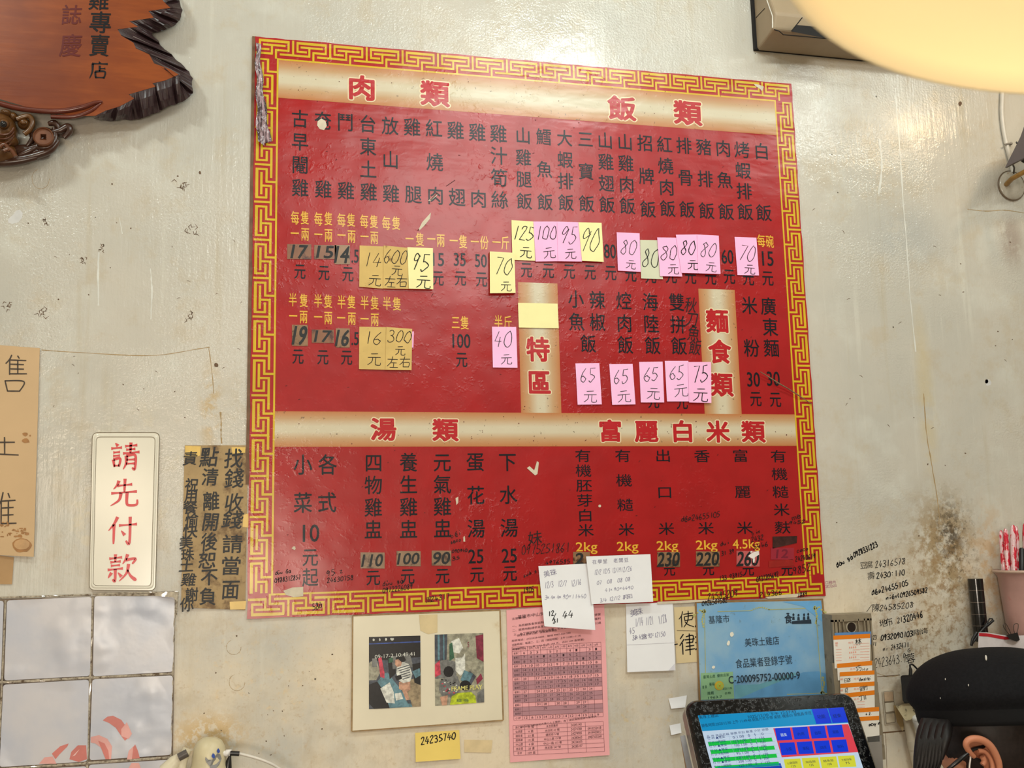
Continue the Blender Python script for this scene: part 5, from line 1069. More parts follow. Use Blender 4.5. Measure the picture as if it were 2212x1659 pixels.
mb = MB(); mb.tube([W(u, v, DV+.010) for u, v in ((481,1627),(488,1628),(492,1625),(496,1622),(497,1632))], [.004, .0055, .006, .004, .003], 12); mb.build('white_knob', mat('white_knob', (222, 218, 214), .25, .5), r)
mb = MB(); mb.tube([W(u, v, DV+.012) for u, v in ((497,1627),(517,1628))], .0042, 12); mb.tube([W(u, v, DV+.008) for u, v in ((497,1632),(494,1645),(492,1659),(490,1690))], [.002, .005, .007, .008], 10); mb.build('black_plug', BLK, r)
P = catmull([(517,1628),(545,1635),(575,1645),(600,1658),(630,1685),(650,1720)], 6); mb = MB(); mb.tube([W(u, v, DV+.012) for u, v in P], .0026, 10); mb.build('white_cable', mat('white_cable', (206, 200, 190), .35, .5), r)

# ================================================================ LOWER RIGHT: TILL, TIME CARDS, WALL FITTINGS
# touch-screen till, leaning back
yaw, tilt = -.0787, .5727; PW = .31; PH = .255
TL = CAM + (Vector((.2135, -.1333, 1.1948))-CAM)*(PW/.34)
EX = Vector((math.cos(yaw), math.sin(yaw), 0)); DN = Vector((math.sin(tilt)*math.sin(yaw), -math.sin(tilt)*math.cos(yaw), -math.cos(tilt))); NR = EX.cross(-DN).normalized()
if NR.dot(CAM-TL) < 0: NR = -NR
PS = Plane(TL, NR, EX, -DN)
def pl(a, b, d=0): return TL + EX*a + DN*b + NR*d
r = thing('till', (pl(PW/2, PH).x, pl(PW/2, PH).y+.06, .84), 'black touch-screen till with a colourful order screen, wrapped in clear film', 'till')
def rr(x0, y0, x1, y1, rad, n=6):
    P = []
    for cx_2, cy_2, a0 in ((x1-rad, y0+rad, -PI/2), (x1-rad, y1-rad, 0), (x0+rad, y1-rad, PI/2), (x0+rad, y0+rad, PI)):
        for i in range(n+1): a = a0+PI/2*i/n; P.append((cx_2+rad*math.cos(a), cy_2+rad*math.sin(a)))
    return P
k = NT('black_bezel_under_film'); wv = k.noise(150, 3, .6); k.bump(k.math('MULTIPLY', k.ramp(wv, .52, .70), .0005), 1.0); BEZ = k.out(lin((9, 9, 11)), .10, .4)
mb = MB(); o_ = rr(0, 0, PW, PH, .020)[::-1]; i_ = rr(.004, .004, PW-.004, PH-.004, .017)[::-1]; N_ = len(o_)
V = [pl(a, b, -.034) for a, b in rr(.012, .012, PW-.012, PH-.012, .02)[::-1]] + [pl(a, b, -.012) for a, b in o_] + [pl(a, b, -.004) for a, b in o_] + [pl(a, b, 0) for a, b in i_]
mb.add(V, [(k_*N_+i, k_*N_+(i+1) % N_, (k_+1)*N_+(i+1) % N_, (k_+1)*N_+i) for k_ in range(3) for i in range(N_)], 0, True)
mb.add(V[:N_], [tuple(reversed(range(N_)))]); mb.add(V[-N_:], [tuple(range(N_))]); mb.build('bezel', BEZ, r)
mb = MB(); e_ = rr(-.0012, -.0012, PW+.0012, PH+.0012, .021)[::-1]; V = [pl(a, b, -.030) for a, b in e_]+[pl(a, b, -.010) for a, b in e_]
mb.add(V, [(i, (i+1) % N_, N_+(i+1) % N_, N_+i) for i in range(N_)], 0, True); mb.build('grey_back_shell', mat('grey_back_shell', (120, 110, 102), .3, .5), r)
SCR = [('scr_sky', (14, 152, 208)), ('scr_white', (206, 226, 244)), ('scr_green', (20, 206, 70)), ('scr_blue', (6, 58, 224)), ('scr_red', (236, 70, 84)), ('scr_yellow', (226, 226, 60)), ('scr_ink', (16, 40, 110)), ('scr_black', (20, 40, 70)), ('scr_line', (150, 180, 210)), ('scr_deep', (16, 70, 190))]
SM = [glow(n_, c_, .92) for n_, c_ in SCR]; SI_ = {n_[4:]: i for i, (n_, _) in enumerate(SCR)}
ik = Ink(PS)
def z7(x, y): return (1460+x/4.424, 1480+y/4.424)
def Q(x, y, w, h, mi, d=.0008, sl=-.056, sk=.32): ik.poly([z7(x, y), z7(x+w, y+sl*w), z7(x+w+sk*h, y+sl*w+h), z7(x+sk*h, y+h)], d, mi)
BOT = 1.62
ik.poly([z7(210,290), z7(1598,212), z7(1600+.33*1060,1272), z7(210+.27*1060,1350)], .0006, SI_['white'])
ik.poly([z7(210,290), z7(1300,229), z7(1352,376), z7(252,440)], .0008, SI_['sky']); ik.poly([z7(1290,230), z7(1598,212), z7(1648,360), z7(1330,378)], .0008, SI_['sky'])
for x0, w in ((1297, 148), (1452, 150)): Q(x0, 229-(x0-1297)*.056, w, 142, SI_['blue'], .0010)
ik.poly([z7(930,413), z7(1648,372), z7(1742,640), z7(1012,690)], .0008, SI_['red'])
for j in range(2):
    for i in range(4): Q(945+165*i+j*42, 412-9*i+j*140, 146, 118, SI_['blue'], .0010, -.05, .2)
for i in range(4): Q(1030+172*i, 708-10*i, 158, 108, SI_['yellow'], .0010, -.05, .2)
for i in range(4): Q(1070+172*i, 838-10*i, 158, 108, SI_['yellow'], .0010, -.05, .2)
for j in range(4):
    Q(305+22*j, 545+77*j, 610, 38, SI_['green'], .0010, -.072, .3)
for j in range(9): Q(285+11*j, 505+38.5*j, 640, 1.6, SI_['line'], .0012, -.072, .3)
for x in (395, 500, 560, 630, 690, 745, 800): ik.line(z7(x, 478-(x-290)*.07), z7(x+85, 478-(x-290)*.07+290), .5, .0012, SI_['line'])
ik.poly([z7(395,788), z7(1000,745), z7(1010,775), z7(1030,830), z7(412,860)], .0010, SI_['deep'])
def st(t, x, y, w, h, c='ink', rot=.066, d=.0016): ik.fit(t, *z7(x, y), w/4.424, h/4.424, d=d, rot=rot, mi=SI_[c])
st('美珠土雞店', 313, 298, 190, 34, 'black'); st('2025/12/30 下午 12:57:43', 915, 276, 470, 34, 'black'); st('銷售時間:2025/12/30 上午 11:49:48 銷售方式:外帶 桌號: 機號:01 銷售員:早班', 770, 326, 1070, 34, 'black')
st('功能', 1390, 300, 78, 40, 'black'); st('結束', 1540, 292, 78, 40, 'black')
st('品 序 商品名稱 單價 折扣 數量 小計 狀態', 590, 456, 600, 24)
for j, (a, b) in enumerate((('打 49 ▲雙菜', '0 1.00   0   1    0'), ('打 50 山雞腿飯', '125 1.00   0   1  125'), ('打 51 ▲雙菜', '100 1.00   0   1  100'), ('打 52 ▲雙菜', '100 1.00   0   1  100'), ('打 53 大蝦排飯', '95 1.00   0   1   95'), ('打 54 ▲雙菜', '120 1.00   0   1  120'), ('打 55 ▲雙菜', '200 1.00   0   1  200'), ('打 56 山雞腿飯', '125 1.00   0   1  125'))):
    st(a, 385+9*j, 505+38.5*j-3, 170, 25); st(b, 690+9*j, 485+38.5*j-3, 300, 24)
for i, t in enumerate(('雞隻', '內用', '自取', '湯類', '小菜', '單點', '加點/飯', '飲料')):
    j = i//4; st(t, 1030+165*(i % 4)+j*48, 474-9*(i % 4)+j*138, 60, 32, 'white' if i == 0 else 'ink', .05)
for i, (t, n_) in enumerate((('山雞腿飯', '125'), ('海陸飯', '135'), ('鱈魚飯', '100'), ('大蝦排飯', '75'))):
    st(t, 1114+172*i, 742-10*i, 100, 24, 'black', .05); st(n_, 1125+172*i, 774-10*i, 40, 22, 'black', .05)
ik.build('screen', SM, r)
mb = MB(); b0 = pl(PW/2, PH*.75, -.034)
mb.tube([b0, b0+Vector((0, .05, -.06)), Vector((b0.x, b0.y+.07, .86)), Vector((b0.x, b0.y+.07, .842))], [.03, .028, .03, .032], 16); mb.box((b0.x-.11, b0.y-.03, .84), (b0.x+.11, b0.y+.15, .858)); mb.build('stand', BLK, r)
# flat box leaning left of the till
c = [(1469,1592),(1478,1589),(1503,1700),(1488,1704)]; n0 = .30
r = thing('leaning_box', (W(1484, 1659, n0).x, -n0, .84), 'thin silver-edged box leaning at the left side of the till', 'box')
mb = MB(); L = c[::-1]; mb.prism([W(u, v, n0) for u, v in L], [W(u, v, n0-.10) for u, v in L]); mb.prism([(W(1488, 1704, n0).x, -n0, W(1488, 1704, n0).z), (W(1503, 1700, n0).x, -n0, W(1488, 1704, n0).z), (W(1503, 1700, n0).x+.02, -n0+.1, .84), (W(1488, 1704, n0).x+.02, -n0+.1, .84)][::-1], [(W(1488, 1704, n0).x, -n0-.01, .84), (W(1503, 1700, n0).x, -n0-.01, .84), (W(1503, 1700, n0).x+.02, -n0+.09, .84), (W(1488, 1704, n0).x+.02, -n0+.09, .84)][::-1]); mb.build('carton', mat('brown_carton', (150, 122, 94), .6, .3), r)
mb = MB(); P = [(1469,1590),(1480,1588),(1505,1700),(1492,1703)]; mb.prism([W(u, v, n0+.004) for u, v in P[::-1]], [W(u, v, n0) for u, v in P[::-1]]); mb.build('silver_edge', mat('silver_edge', (150, 152, 158), .3, .5, .1, 60), r)

# time card rack
RK = mat('grey_rack_plastic', (136, 124, 104), .45, .4, .12, 30, stain=((92, 78, 58), .56, 30)); RN = .045
r = thing('time_card_rack', W(1850, 1650, 0), 'grimy grey plastic time card rack on the wall right of the certificate', 'card rack')
xa, xb = W(1797, 1328, RN).x, W(1882, 1326, RN).x; zt = W(1840, 1327, RN).z; zb = .93
mb = MB(); mb.box((xa, -RN+.006, zb), (xb, 0, zt)); mb.box((xa, -RN, zt-.014), (xb, -RN+.006, zt))
for f0, f1_ in ((0, .035), (.06, .12), (.16, .19), (.265, .285), (.655, .675), (.80, .83), (.88, .94), (.965, 1)): mb.box((xa+(xb-xa)*f0, -RN, zb), (xa+(xb-xa)*f1_, -RN+.007, zt-.010))
mb.build('rack_body', RK, r)
mb = MB(); hc = W(1839, 1355, RN-.004); Mh = Matrix.Translation(hc) @ Matrix.Rotation(PI/2, 4, 'X'); mb.lathe([(.0105, -.004), (.0125, -.001), (.0125, .001), (.0102, .0015), (.0098, -.003), (0, -.003)], Mh, 30)
mb.build('hole_rim', mat('rim_grey', (156, 146, 126), .4, .4), r); mb = MB(); mb.lathe([(.0098, .0012), (0, .0012)], Mh, 30); mb.build('hole', mat('hole_dark', (34, 22, 14), .6, .3), r)
mb = MB()
for i in range(9):
    v = 1432+i*23; x0 = xa+.0012*i; c0 = W(1800+2.2*i, v, RN+.001*i)
    mb.box((c0.x-.004, -(RN+.0032+.0012*i), c0.z-.028), (c0.x+.012, -RN+.004, c0.z)); mb.box((c0.x+(xb-xa)-.012, -(RN+.0032+.0012*i), c0.z-.028), (c0.x+(xb-xa)+.004, -RN+.004, c0.z))
mb.build('pocket_clip', RK, r)
mb = MB(); q = [(1873,1592),(1904,1588),(1908,1662),(1880,1668)]; mb.prism([W(u, v, RN+.016) for u, v in q[::-1]], [W(u, v, .002) for u, v in q[::-1]]); mb.build('lower_cover', mat('grey_cover', (138, 132, 126), .45, .4, .06, 20), r)
OR = mat('orange_stripe', (226, 126, 22), .6, .3, .03, 20); CW = mat('card_white', (228, 222, 212), .7, .25, .03, 20); CPR = mat('card_red_print', (226, 150, 130), .7, .2); GC = 'time cards in the rack'
def card(c, n0, sh, label, prints=(), pen=(), m_=CW, stripe=True):
    s = Sheet(c, n0, .0); r = thing('time_card', s(*bil(c, .5, 1)), label, 'time card', GC); s.slab('card_sheet', m_, r, .0005, 2, 3)
    if stripe:
        H = math.hypot(c[3][0]-c[0][0], c[3][1]-c[0][1]); f = sh/H
        ik = Ink(s); ik.poly([c[0], c[1], bil(c, 1, f), bil(c, 0, f)], .0004); ik.build('stripe', OR, r)
    ik = Ink(s)
    for x, y, w, t in prints:
        if t: ik.fit(t, x, y, w, 4.4, d=.0005, rot=.05)
        else: ik.line((x, y), (x+w, y-w*.04), .7, .0005)
    ik.build('printed_lettering', CPR, r)
    ik = Ink(s)
    for t, a, b, h, w in pen: ik.pen(t, a, b, h, w, d=.0006)
    ik.build('handwriting_lettering', PENINK, r); return r
card([(1803,1367),(1882,1364),(1882,1392),(1804,1394)], RN+.002, 0, 'blue card showing just above the topmost orange-striped card', m_=mat('card_blue', (88, 130, 180), .6, .3), stripe=False)
card([(1800,1373),(1880,1369),(1880,1440),(1803,1444)], RN+.004, 9, 'topmost orange-striped time card with a blue surname character, tallest shown', [(1807,1389,6,'編'),(1838,1388,11,'姓名'),(1807,1394,5,'號')]+[(1842,1393+i*5.4,15,'....' if i % 2 else '') for i in range(7)]+[(1858,1390+i*6,20,'') for i in range(7)]+[(1806,1403+i*6,12,'') for i in range(5)], [('林', (1848,1387), (1860,1385), 12, 1.3)])
card([(1808,1434),(1884,1427),(1884,1466),(1810,1470)], RN+.006, 9, 'time card with a small black scribble, second from the rack top', [(1842,1445,11,'姓名')], [('巧', (1850,1445), (1860,1442), 11, 2.2), ('Ho', (1864,1446), (1876,1444), 7, .9)])
card([(1814,1452),(1889,1448),(1889,1494),(1815,1498)], RN+.008, 9, 'time card with long pencil name, directly under the scribbled card', [(1818,1467,6,'編'),(1850,1466,11,'姓名')], [('日8', (1824,1470), (1838,1468), 8, 1.0), ('Dong Hai', (1856,1468), (1882,1465), 8, 1.0)])
card([(1815,1477),(1889,1472),(1889,1516),(1816,1520)], RN+.010, 9, 'time card numbered 12 with a short pencil name', [(1818,1491,6,'編'),(1850,1488,11,'姓名')], [('12', (1824,1492), (1832,1490), 9, 1.1), ('劉竹', (1858,1488), (1874,1485), 9, 1.1)])
card([(1815,1499),(1889,1491),(1890,1545),(1817,1550)], RN+.012, 9, 'time card partly behind the till corner, faint two character name', [(1850,1510,11,'姓名')]+[(1852,1516+i*6,16,'') for i in range(3)], [('丁 Ⅱ', (1858,1508), (1874,1505), 10, 1.3)])
card([(1820,1532),(1899,1527),(1899,1556),(1822,1560)], RN+.014, 9, 'second lowest time card, shifted to the right', [], [('4.2.', (1870,1543), (1884,1541), 5, 1.2)])
card([(1822,1551),(1899,1546),(1900,1602),(1824,1606)], RN+.016, 9, 'lowest time card with black marker name running off its right edge', [], [('ocuyn', (1876,1565), (1902,1561), 9, 1.9)])

# painted-over switch plate, plug block, adapter, conduit
SWM = mat('painted_over_plastic', (212, 204, 186), .4, .4, .06, 40, stain=((164, 132, 96), .6, 40)); 
r = thing('switch_plate', W(1924, 1565, 0), 'old wall switch plate painted over, three square rockers in a column', 'switch plate')
q = [(1906,1492),(1932,1490),(1937,1562),(1912,1566)]; mb = MB(); plate(mb, q, 2, .004, .0003); mb.build('plate', SWM, r)
for a, b, m_ in ((.05, .32, mat('rusty_rocker', (192, 166, 138), .4, .4, .1, 60)), (.37, .63, SWM), (.70, .95, mat('beige_rocker', (202, 188, 164), .4, .4, .1, 60))):
    mb = MB(); qq = [bil(q, .14, a), bil(q, .86, a), bil(q, .86, b), bil(q, .14, b)]; plate(mb, qq, 1.5, .0062, .003); mb.build('rocker', m_, r)
ik = Ink(wall_at(.0062))
for a, b in ((.05, .32), (.37, .63), (.70, .95)):
    qq = [bil(q, .1, a-.02), bil(q, .9, a-.02), bil(q, .9, b+.02), bil(q, .1, b+.02)]
    for i in range(4): ik.line(qq[i], qq[(i+1) % 4], .9, .0004)
ik.build('groove_line', mat('groove', (120, 104, 84), .6, .3), r)
r = thing('power_adapter', W(1965, 1519, 0), 'black plug-in power adapter on the wall just left of the cap', 'power adapter')
mb = MB(); q = [(1945,1459),(1990,1457),(1994,1515),(1952,1520)]; plate(mb, q, 6, .052, .016); o = mb.build('housing', BLK, r)
mb = MB(); q2 = [(1946,1462),(1986,1460),(1990,1518),(1950,1516)]; plate(mb, q2, 5, .054, .050); mb.build('front_face', mat('black_satin', (34, 33, 34), .5, .4), r)
mb = MB(); mb.tube([W(1967, 1460, .035), W(1967, 1446, .035), W(1966, 1441, .035)], [.0042, .0034, .002], 10); P = catmull([(1966,1441),(1966,1436),(1972,1436),(1982,1446),(1994,1459),(2010,1478)], 5); mb.tube([W(u, v, .035) for u, v in P], .0019, 8); mb.build('cord', BLK, r)
r = thing('wall_socket', W(1960, 1555, 0), 'yellowed grimy plug block on the wall below the black adapter', 'socket')
YP = mat('yellowed_plastic', (194, 180, 146), .35, .4, .06, 40, stain=((52, 42, 32), .53, 70))
mb = MB(); q = [(1934,1524),(1974,1518),(1992,1546),(1956,1558)]; plate(mb, q, 4, .040, .004); mb.build('block', YP, r)
mb = MB(); q = [(1930,1524),(1938,1524),(1956,1556),(1950,1580),(1938,1560)]; mb.prism([W(u, v, .012) for u, v in q[::-1]], [W(u, v, .0005) for u, v in q[::-1]]); mb.build('back_plate', mat('tan_back_plate', (176, 152, 110), .4, .4, .1, 30), r)
mb = MB(); mb.ball(W(1982, 1553, .045), (.012, .010, .009)); mb.tube([W(1978, 1556, .045), W(1990, 1590, .04), W(2010, 1640, .03)], .007, 10); mb.build('white_plug', mat('white_knob', (222, 218, 214), .25, .5), r)
r = thing('conduit_pipe', W(1975, 1659, 0), 'greyish plastic conduit pipe running down the wall below the yellowed plug block', 'pipe')
PV = mat('grey_conduit', (196, 184, 164), .4, .4, .05, 30); mb = MB(); mb.tube([W(1961, 1552, .018), W(1970, 1600, .018), W(1982, 1659, .018), W(1990, 1700, .018)], .0105, 16); mb.build('pipe', PV, r)
mb = MB(); mb.tube([W(1971, 1598, .018), W(1975, 1618, .018)], .0128, 16); mb.build('coupling', PV, r)
ik = Ink(W0); ik.line((1906,1583), (1962,1578), 3.0, .0002); ik.line((1895,1462), (1944,1458), 1.5, .0002)
for a, b in (((1913,1584),(1916,1659)),): ik.line(a, b, .9, .0002)
ik.build('wall_joint_line', mat('joint_brown', (110, 84, 60), .6, .3, .2, 80), wall_back)

# pink cup with wrapped chopsticks, black canister, clipped box
r = thing('cup', W(2200, 1390, .03), 'translucent pink-stained plastic cup holding red-printed wrappers, right edge', 'cup')
c0 = W(2212, 1230, .055); zt = c0.z; kx = (W(2213, 1230, .055)-c0).length
PCUP = mat('pink_stained_plastic', (180, 140, 132), .3, .5, .1, 14, stain=((190, 70, 80), .62, 24))
mb = MB(); mb.lathe([(52*kx, zt), (53*kx, zt-.004), (49*kx, zt-.010), (46*kx, zt-.016), (42*kx, zt-.08), (36*kx, zt-.17), (33*kx, zt-.175), (0, zt-.175)], Matrix.Translation((c0.x, c0.y, 0)), 40); mb.lathe([(50*kx, zt), (45*kx, zt-.016), (32*kx, zt-.165), (0, zt-.165)], Matrix.Translation((c0.x, c0.y, 0)), 40); mb.build('cup_wall', PCUP, r)
mb = MB(); mb.lathe([(48*kx, zt-.001), (54*kx, zt), (55*kx, zt-.005), (50*kx, zt-.007)], Matrix.Translation((c0.x, c0.y, 0)), 40); mb.build('rim', mat('cup_rim', (186, 158, 142), .35, .5, .1, 40), r)
k = NT('red_printed_wrapper'); f = k.ramp(k.noise(1, 4, .6, stretch=(120, 60, 36)), .46, .54); k.bump(k.noise(60, 3), .002); WRP = k.out(k.mix(f, lin((226, 192, 196)), lin((204, 34, 58))), .2, .6)
for i, (u0, v0, u1, v1, w) in enumerate(((2172,1236,2162,1146,.009), (2180,1238,2172,1142,.010), (2192,1236,2188,1134,.011), (2200,1236,2194,1136,.010), (2218,1236,2214,1130,.010))):
    n0 = .045+.012*(i % 3); mb = MB(); a, b = W(u0, v0+40, n0), W(u1, v1, n0); P = [a+(b-a)*t for t in (0, .3, .6, .85, .97, 1)]; mb.tube(P, [w*.6, w*.62, w*.6, w*.6, w*.45, w*.2], 8)
    tag(mb.build('chopstick_wrapper', WRP), ['red and clear chopstick wrapper leaning out at the left of the cup', 'red and clear chopstick wrapper second from the left in the cup', 'tallest red and clear wrapper standing in the cup', 'red and clear wrapper right against the tallest one in the cup', 'red wrapper cut off by the picture edge in the cup'][i], 'wrapper', 'chopstick wrappers in the pink cup')
mb = MB(); a, b = W(2207, 1260, .07), W(2207, 1186, .07); mb.tube([a, b, b+Vector((0, 0, .003))], [.0055, .0055, .003], 12); tag(mb.build('marker_pen', BLK), 'black marker pen standing in the pink cup at the picture edge', 'pen')
r = thing('black_canister', W(2110, 1385, .02), 'tall slim black segmented tube standing against the wall above the cap', 'canister')
mb = MB(); a = W(2106.5, 1250, .024); b = W(2120, 1385, .024); rad = 13.2*kx; mb.tube([a, b], rad, 28); mb.build('tube_body', mat('gloss_black', (16, 14, 15), .18, .6), r)
mb = MB()
for t in (.185, .375, .565, .75):
    p = a+(b-a)*t; d_ = (b-a).normalized(); mb.tube([p-d_*.0006, p+d_*.0006], rad*1.015, 28)
mb.build('joint_ring', mat('ring_grey', (96, 84, 76), .2, .6), r)
mb = MB(); mb.tube([W(u, v, .05) for u, v in ((2100,1390),(2112,1372),(2128,1354),(2146,1340))], .0028, 8); mb.tube([W(u, v, .052) for u, v in ((2098,1395),(2101,1380),(2110,1366))], .0030, 8); mb.tube([W(u, v, .05) for u, v in ((2118,1366),(2134,1352),(2145,1342))], .0018, 8); mb.tube([W(u, v, .05) for u, v in ((2124,1360),(2138,1336),(2144,1337))], .0016, 8)
tag(mb.build('cable_tie', BLK), 'black cable ties bundled around the foot of the black canister', 'cable tie')
r = thing('paper_pad', W(2170, 1400, .11), 'white and red paper pad edge behind the cap, held by a clip', 'paper pad')
q = [(2114,1366),(2132,1366),(2180,1374),(2260,1370),(2260,1420),(2112,1420)]; mb = MB(); mb.prism([W(u, v, .125) for u, v in q[::-1]], [W(u, v, .100) for u, v in q[::-1]]); mb.build('sheets', mat('pad_white', (222, 212, 214), .6, .3), r)
ik = Ink(wall_at(.125)); ik.poly([(2115,1367), (2132,1368), (2176,1376), (2200,1374), (2200,1379), (2172,1382), (2134,1375), (2115,1374)], .0006); ik.build('red_band', mat('pad_red', (196, 40, 52), .5, .3), r)
r = thing('binder_clip', W(2188, 1384, .12), 'black binder clip with wire loops on the paper pad at the right edge', 'binder clip')
mb = MB(); q = [(2174,1372),(2198,1366),(2203,1382),(2196,1386),(2180,1380)]; mb.prism([W(u, v, .140) for u, v in q[::-1]], [W(u, v, .096) for u, v in q[::-1]]); mb.build('clip_body', BLK, r)
for P in ([(2181,1372),(2170,1358),(2167,1350),(2172,1347),(2178,1356),(2184,1370)], [(2192,1369),(2189,1356),(2192,1348),(2199,1348),(2199,1358),(2196,1368)]):
    mb = MB(); mb.tube([W(u, v, .128) for u, v in catmull(P, 5)], .0008, 6); mb.build('wire_loop', mat('dark_wire', (60, 44, 36), .3, .6), r)

# ================================================================ PEN WRITING AND MARKS ON THE WALL ITSELF
ww = Ink(W0)
for t, a, b, h, w in (('DAu gA', (1806,1222), (1842,1202), 12, 2.2), ('0928331223', (1843,1199), (1895,1175), 11, 2.3), ('豆腐', (1859,1222), (1884,1219), 13, 1.4), ('24316578', (1890,1220), (1956,1212), 14, 1.5), ('壽', (1873,1245), (1890,1242), 14, 2.0), ('2430:110', (1893,1244), (1955,1236), 12, 2.0),
                      ('DEp24655105', (1882,1281), (1962,1258), 12, 2.2), ('niEn(0926509582', (1914,1292), (2004,1274), 10, 2.0), ('/陳', (1870,1315), (1899,1312), 15, 1.3), ('24585208', (1900,1314), (1974,1306), 12, 1.6), ('地布', (1902,1347), (1926,1342), 15, 1.6), ('21', (1938,1341), (1950,1338), 11, 1.7), ('320446', (1950,1338), (1994,1326), 14, 2.2),
                      ('0932090103', (1902,1378), (1972,1368), 12, 2.2), ('開怡海', (1972,1367), (2003,1362), 11, 1.2), ('ni 2432471', (1907,1402), (1964,1392), 11, 1.6), ('2423643.9', (1889,1433), (1958,1420), 19, 1.3), ('蓉', (1957,1424), (1976,1420), 18, 1.2), ('G', (1960,1406), (1968,1404), 8, 1.3), (':23', (1881,1378), (1894,1376), 9, 1.5), ('71', (1884,1392), (1894,1391), 9, 1.6)):
    ww = Ink(W0); ww.pen(t, a, b, h, w, d=.0002, jit=.05); ww.build('pen_note', PENINK, wall_back)
ww = Ink(W0); ww.fit('口豬肉', 1794, 1258, 22, 7, d=.0002, rot=.06); ww.fit('28272650', 1795, 1266, 24, 6, d=.0002, rot=.06); ww.build('wall_stamp_lettering', mat('plum_stamp', (150, 72, 110), .6, .3), wall_back)
ww = Ink(W0)
random.seed(21)
for i in range(46):
    u, v = random.choice(((random.uniform(10, 540), random.uniform(370, 920)), (random.uniform(1760, 2200), random.uniform(460, 1160)), (random.uniform(400, 760), random.uniform(1340, 1640)))); ww.oval(u, v, random.uniform(.9, 2.2), random.uniform(.8, 2.0), .0002, 7, 0, .3, random.random()*3)
for i in range(26):
    u, v = random.choice(((random.uniform(20, 540), random.uniform(380, 900)), (random.uniform(1740, 2180), random.uniform(420, 1100)))); a = random.uniform(-1, 1); l = random.uniform(4, 10)
    ww.stroke([(0, 0), (l*.5*math.cos(a), l*.5*math.sin(a)+1), (l*math.cos(a), l*math.sin(a))], [.6, 1.2, .4], u, v, Vector((1, 0)), Vector((0, -1)), .0002)
ww.oval(467, 789, 4.5, 4.5, .0002, 10, 0, .2); ww.oval(432, 373, 3, 4, .0002, 8, 0, .3); ww.oval(2074, 224, 4, 5, .0002, 8, 0, .2); ww.oval(2131, 824, 3.5, 5, .0002, 8, 0, .2)
def scar(u, v, s_):
    for i in range(7): 
        a = random.uniform(0, 6.28); p = (random.uniform(-s_, s_), random.uniform(-s_, s_)); ww.stroke([p, (p[0]+s_*.6*math.cos(a), p[1]+s_*.6*math.sin(a)), (p[0]+s_*math.cos(a+.8), p[1]+s_*math.sin(a+.8))], [1, 2.2, .6], u, v, Vector((1, 0)), Vector((0, -1)), .0002)
for u, v, s_ in ((97, 480, 7), (218, 535, 7), (180, 566, 7), (93, 672, 12), (18, 662, 9), (392, 402, 12), (415, 488, 12), (408, 688, 10)): scar(u, v, s_)
ww.build('wall_scar_speck', mat('bare_plaster_brown', (104, 82, 64), .7, .2, .2, 90), wall_back)
ww = Ink(W0); ww.poly([(17,474), (30,462), (34,455), (43,453), (49,460), (48,470), (40,480), (26,484), (18,481)], .0002)
ww.oval(1396, 1350, 7, 6, .0002, 9, 0, .3); ww.oval(2135, 826, 7, 7, .0002, 9, 0, .2)
ww.build('paint_patch_speck', mat('pale_patch', (204, 202, 200), .5, .35), wall_back)
ww = Ink(W0)
def crack(P, w, d=.0002):
    Q = catmull(P, 6); o = Q[0]; ww.stroke([(p[0]-o[0]+random.uniform(-.5, .5), -(p[1]-o[1])) for p in Q], [w*random.uniform(.4, 1.3) for _ in Q], o[0], o[1], Vector((1, 0)), Vector((0, -1)), d)
crack([(1995,850), (2002,940), (2012,1000), (2022,1060), (2030,1120)], 2.2); crack([(476,890), (478,915), (477,935), (479,958)], 3.2); crack([(90,756), (180,762), (330,768), (440,752), (452,760), (462,850)], 1.8); crack([(2090,452), (2130,456), (2170,454), (2212,460)], 1.6); crack([(1890,1452), (1920,1462), (1944,1458)], 1.4)
for c0 in ((88,386,19,22), (505,1398,16,16), (512,1474,17,18)):
    crack([(c0[0]+c0[2]*math.cos(i*.55), c0[1]+c0[3]*math.sin(i*.55)) for i in range(9)], .9)
ww.build('crack_line', mat('crack_tan', (166, 140, 100), .6, .3, .2, 60), wall_back)
ww = Ink(W0)
crack([(1934,190), (1942,300), (1950,420), (1958,520), (1966,640), (1978,760)], 2.6); crack([(213,545), (212,600), (213,660)], 4); crack([(325,580), (328,620), (326,690)], 3); crack([(1900,300), (1905,360), (1898,420)], 5); crack([(258,470), (264,505)], 1.5)
ww.build('paint_run_line', mat('pale_run', (212, 211, 204), .3, .5), wall_back)
# ================================================================ THE CASHIER
HN = .50
hc = W(2152, 1592, HN); kx = (W(2153, 1592, HN)-hc).length        # metres per pixel at the head
def hp(u, v, dn=0.0): return W(u, v, HN+dn)
SKIN = mat('warm_skin', (192, 134, 104), .5, .35, .05, 40); HAIR = mat('dark_brown_hair', (34, 25, 22), .55, .35, .25, 160); FELT = mat('black_felt', (20, 20, 23), .85, .15, .2, 220, bump=(420, .0006)); SHIRT = mat('dark_shirt', (38, 40, 46), .8, .2, .06, 60)
person = thing('person', (hc.x+.05, hc.y+.02, 0.0), 'seated person in a black beret and glasses, head bowed toward the till screen', 'person')
person.location.z = hc.z-.62
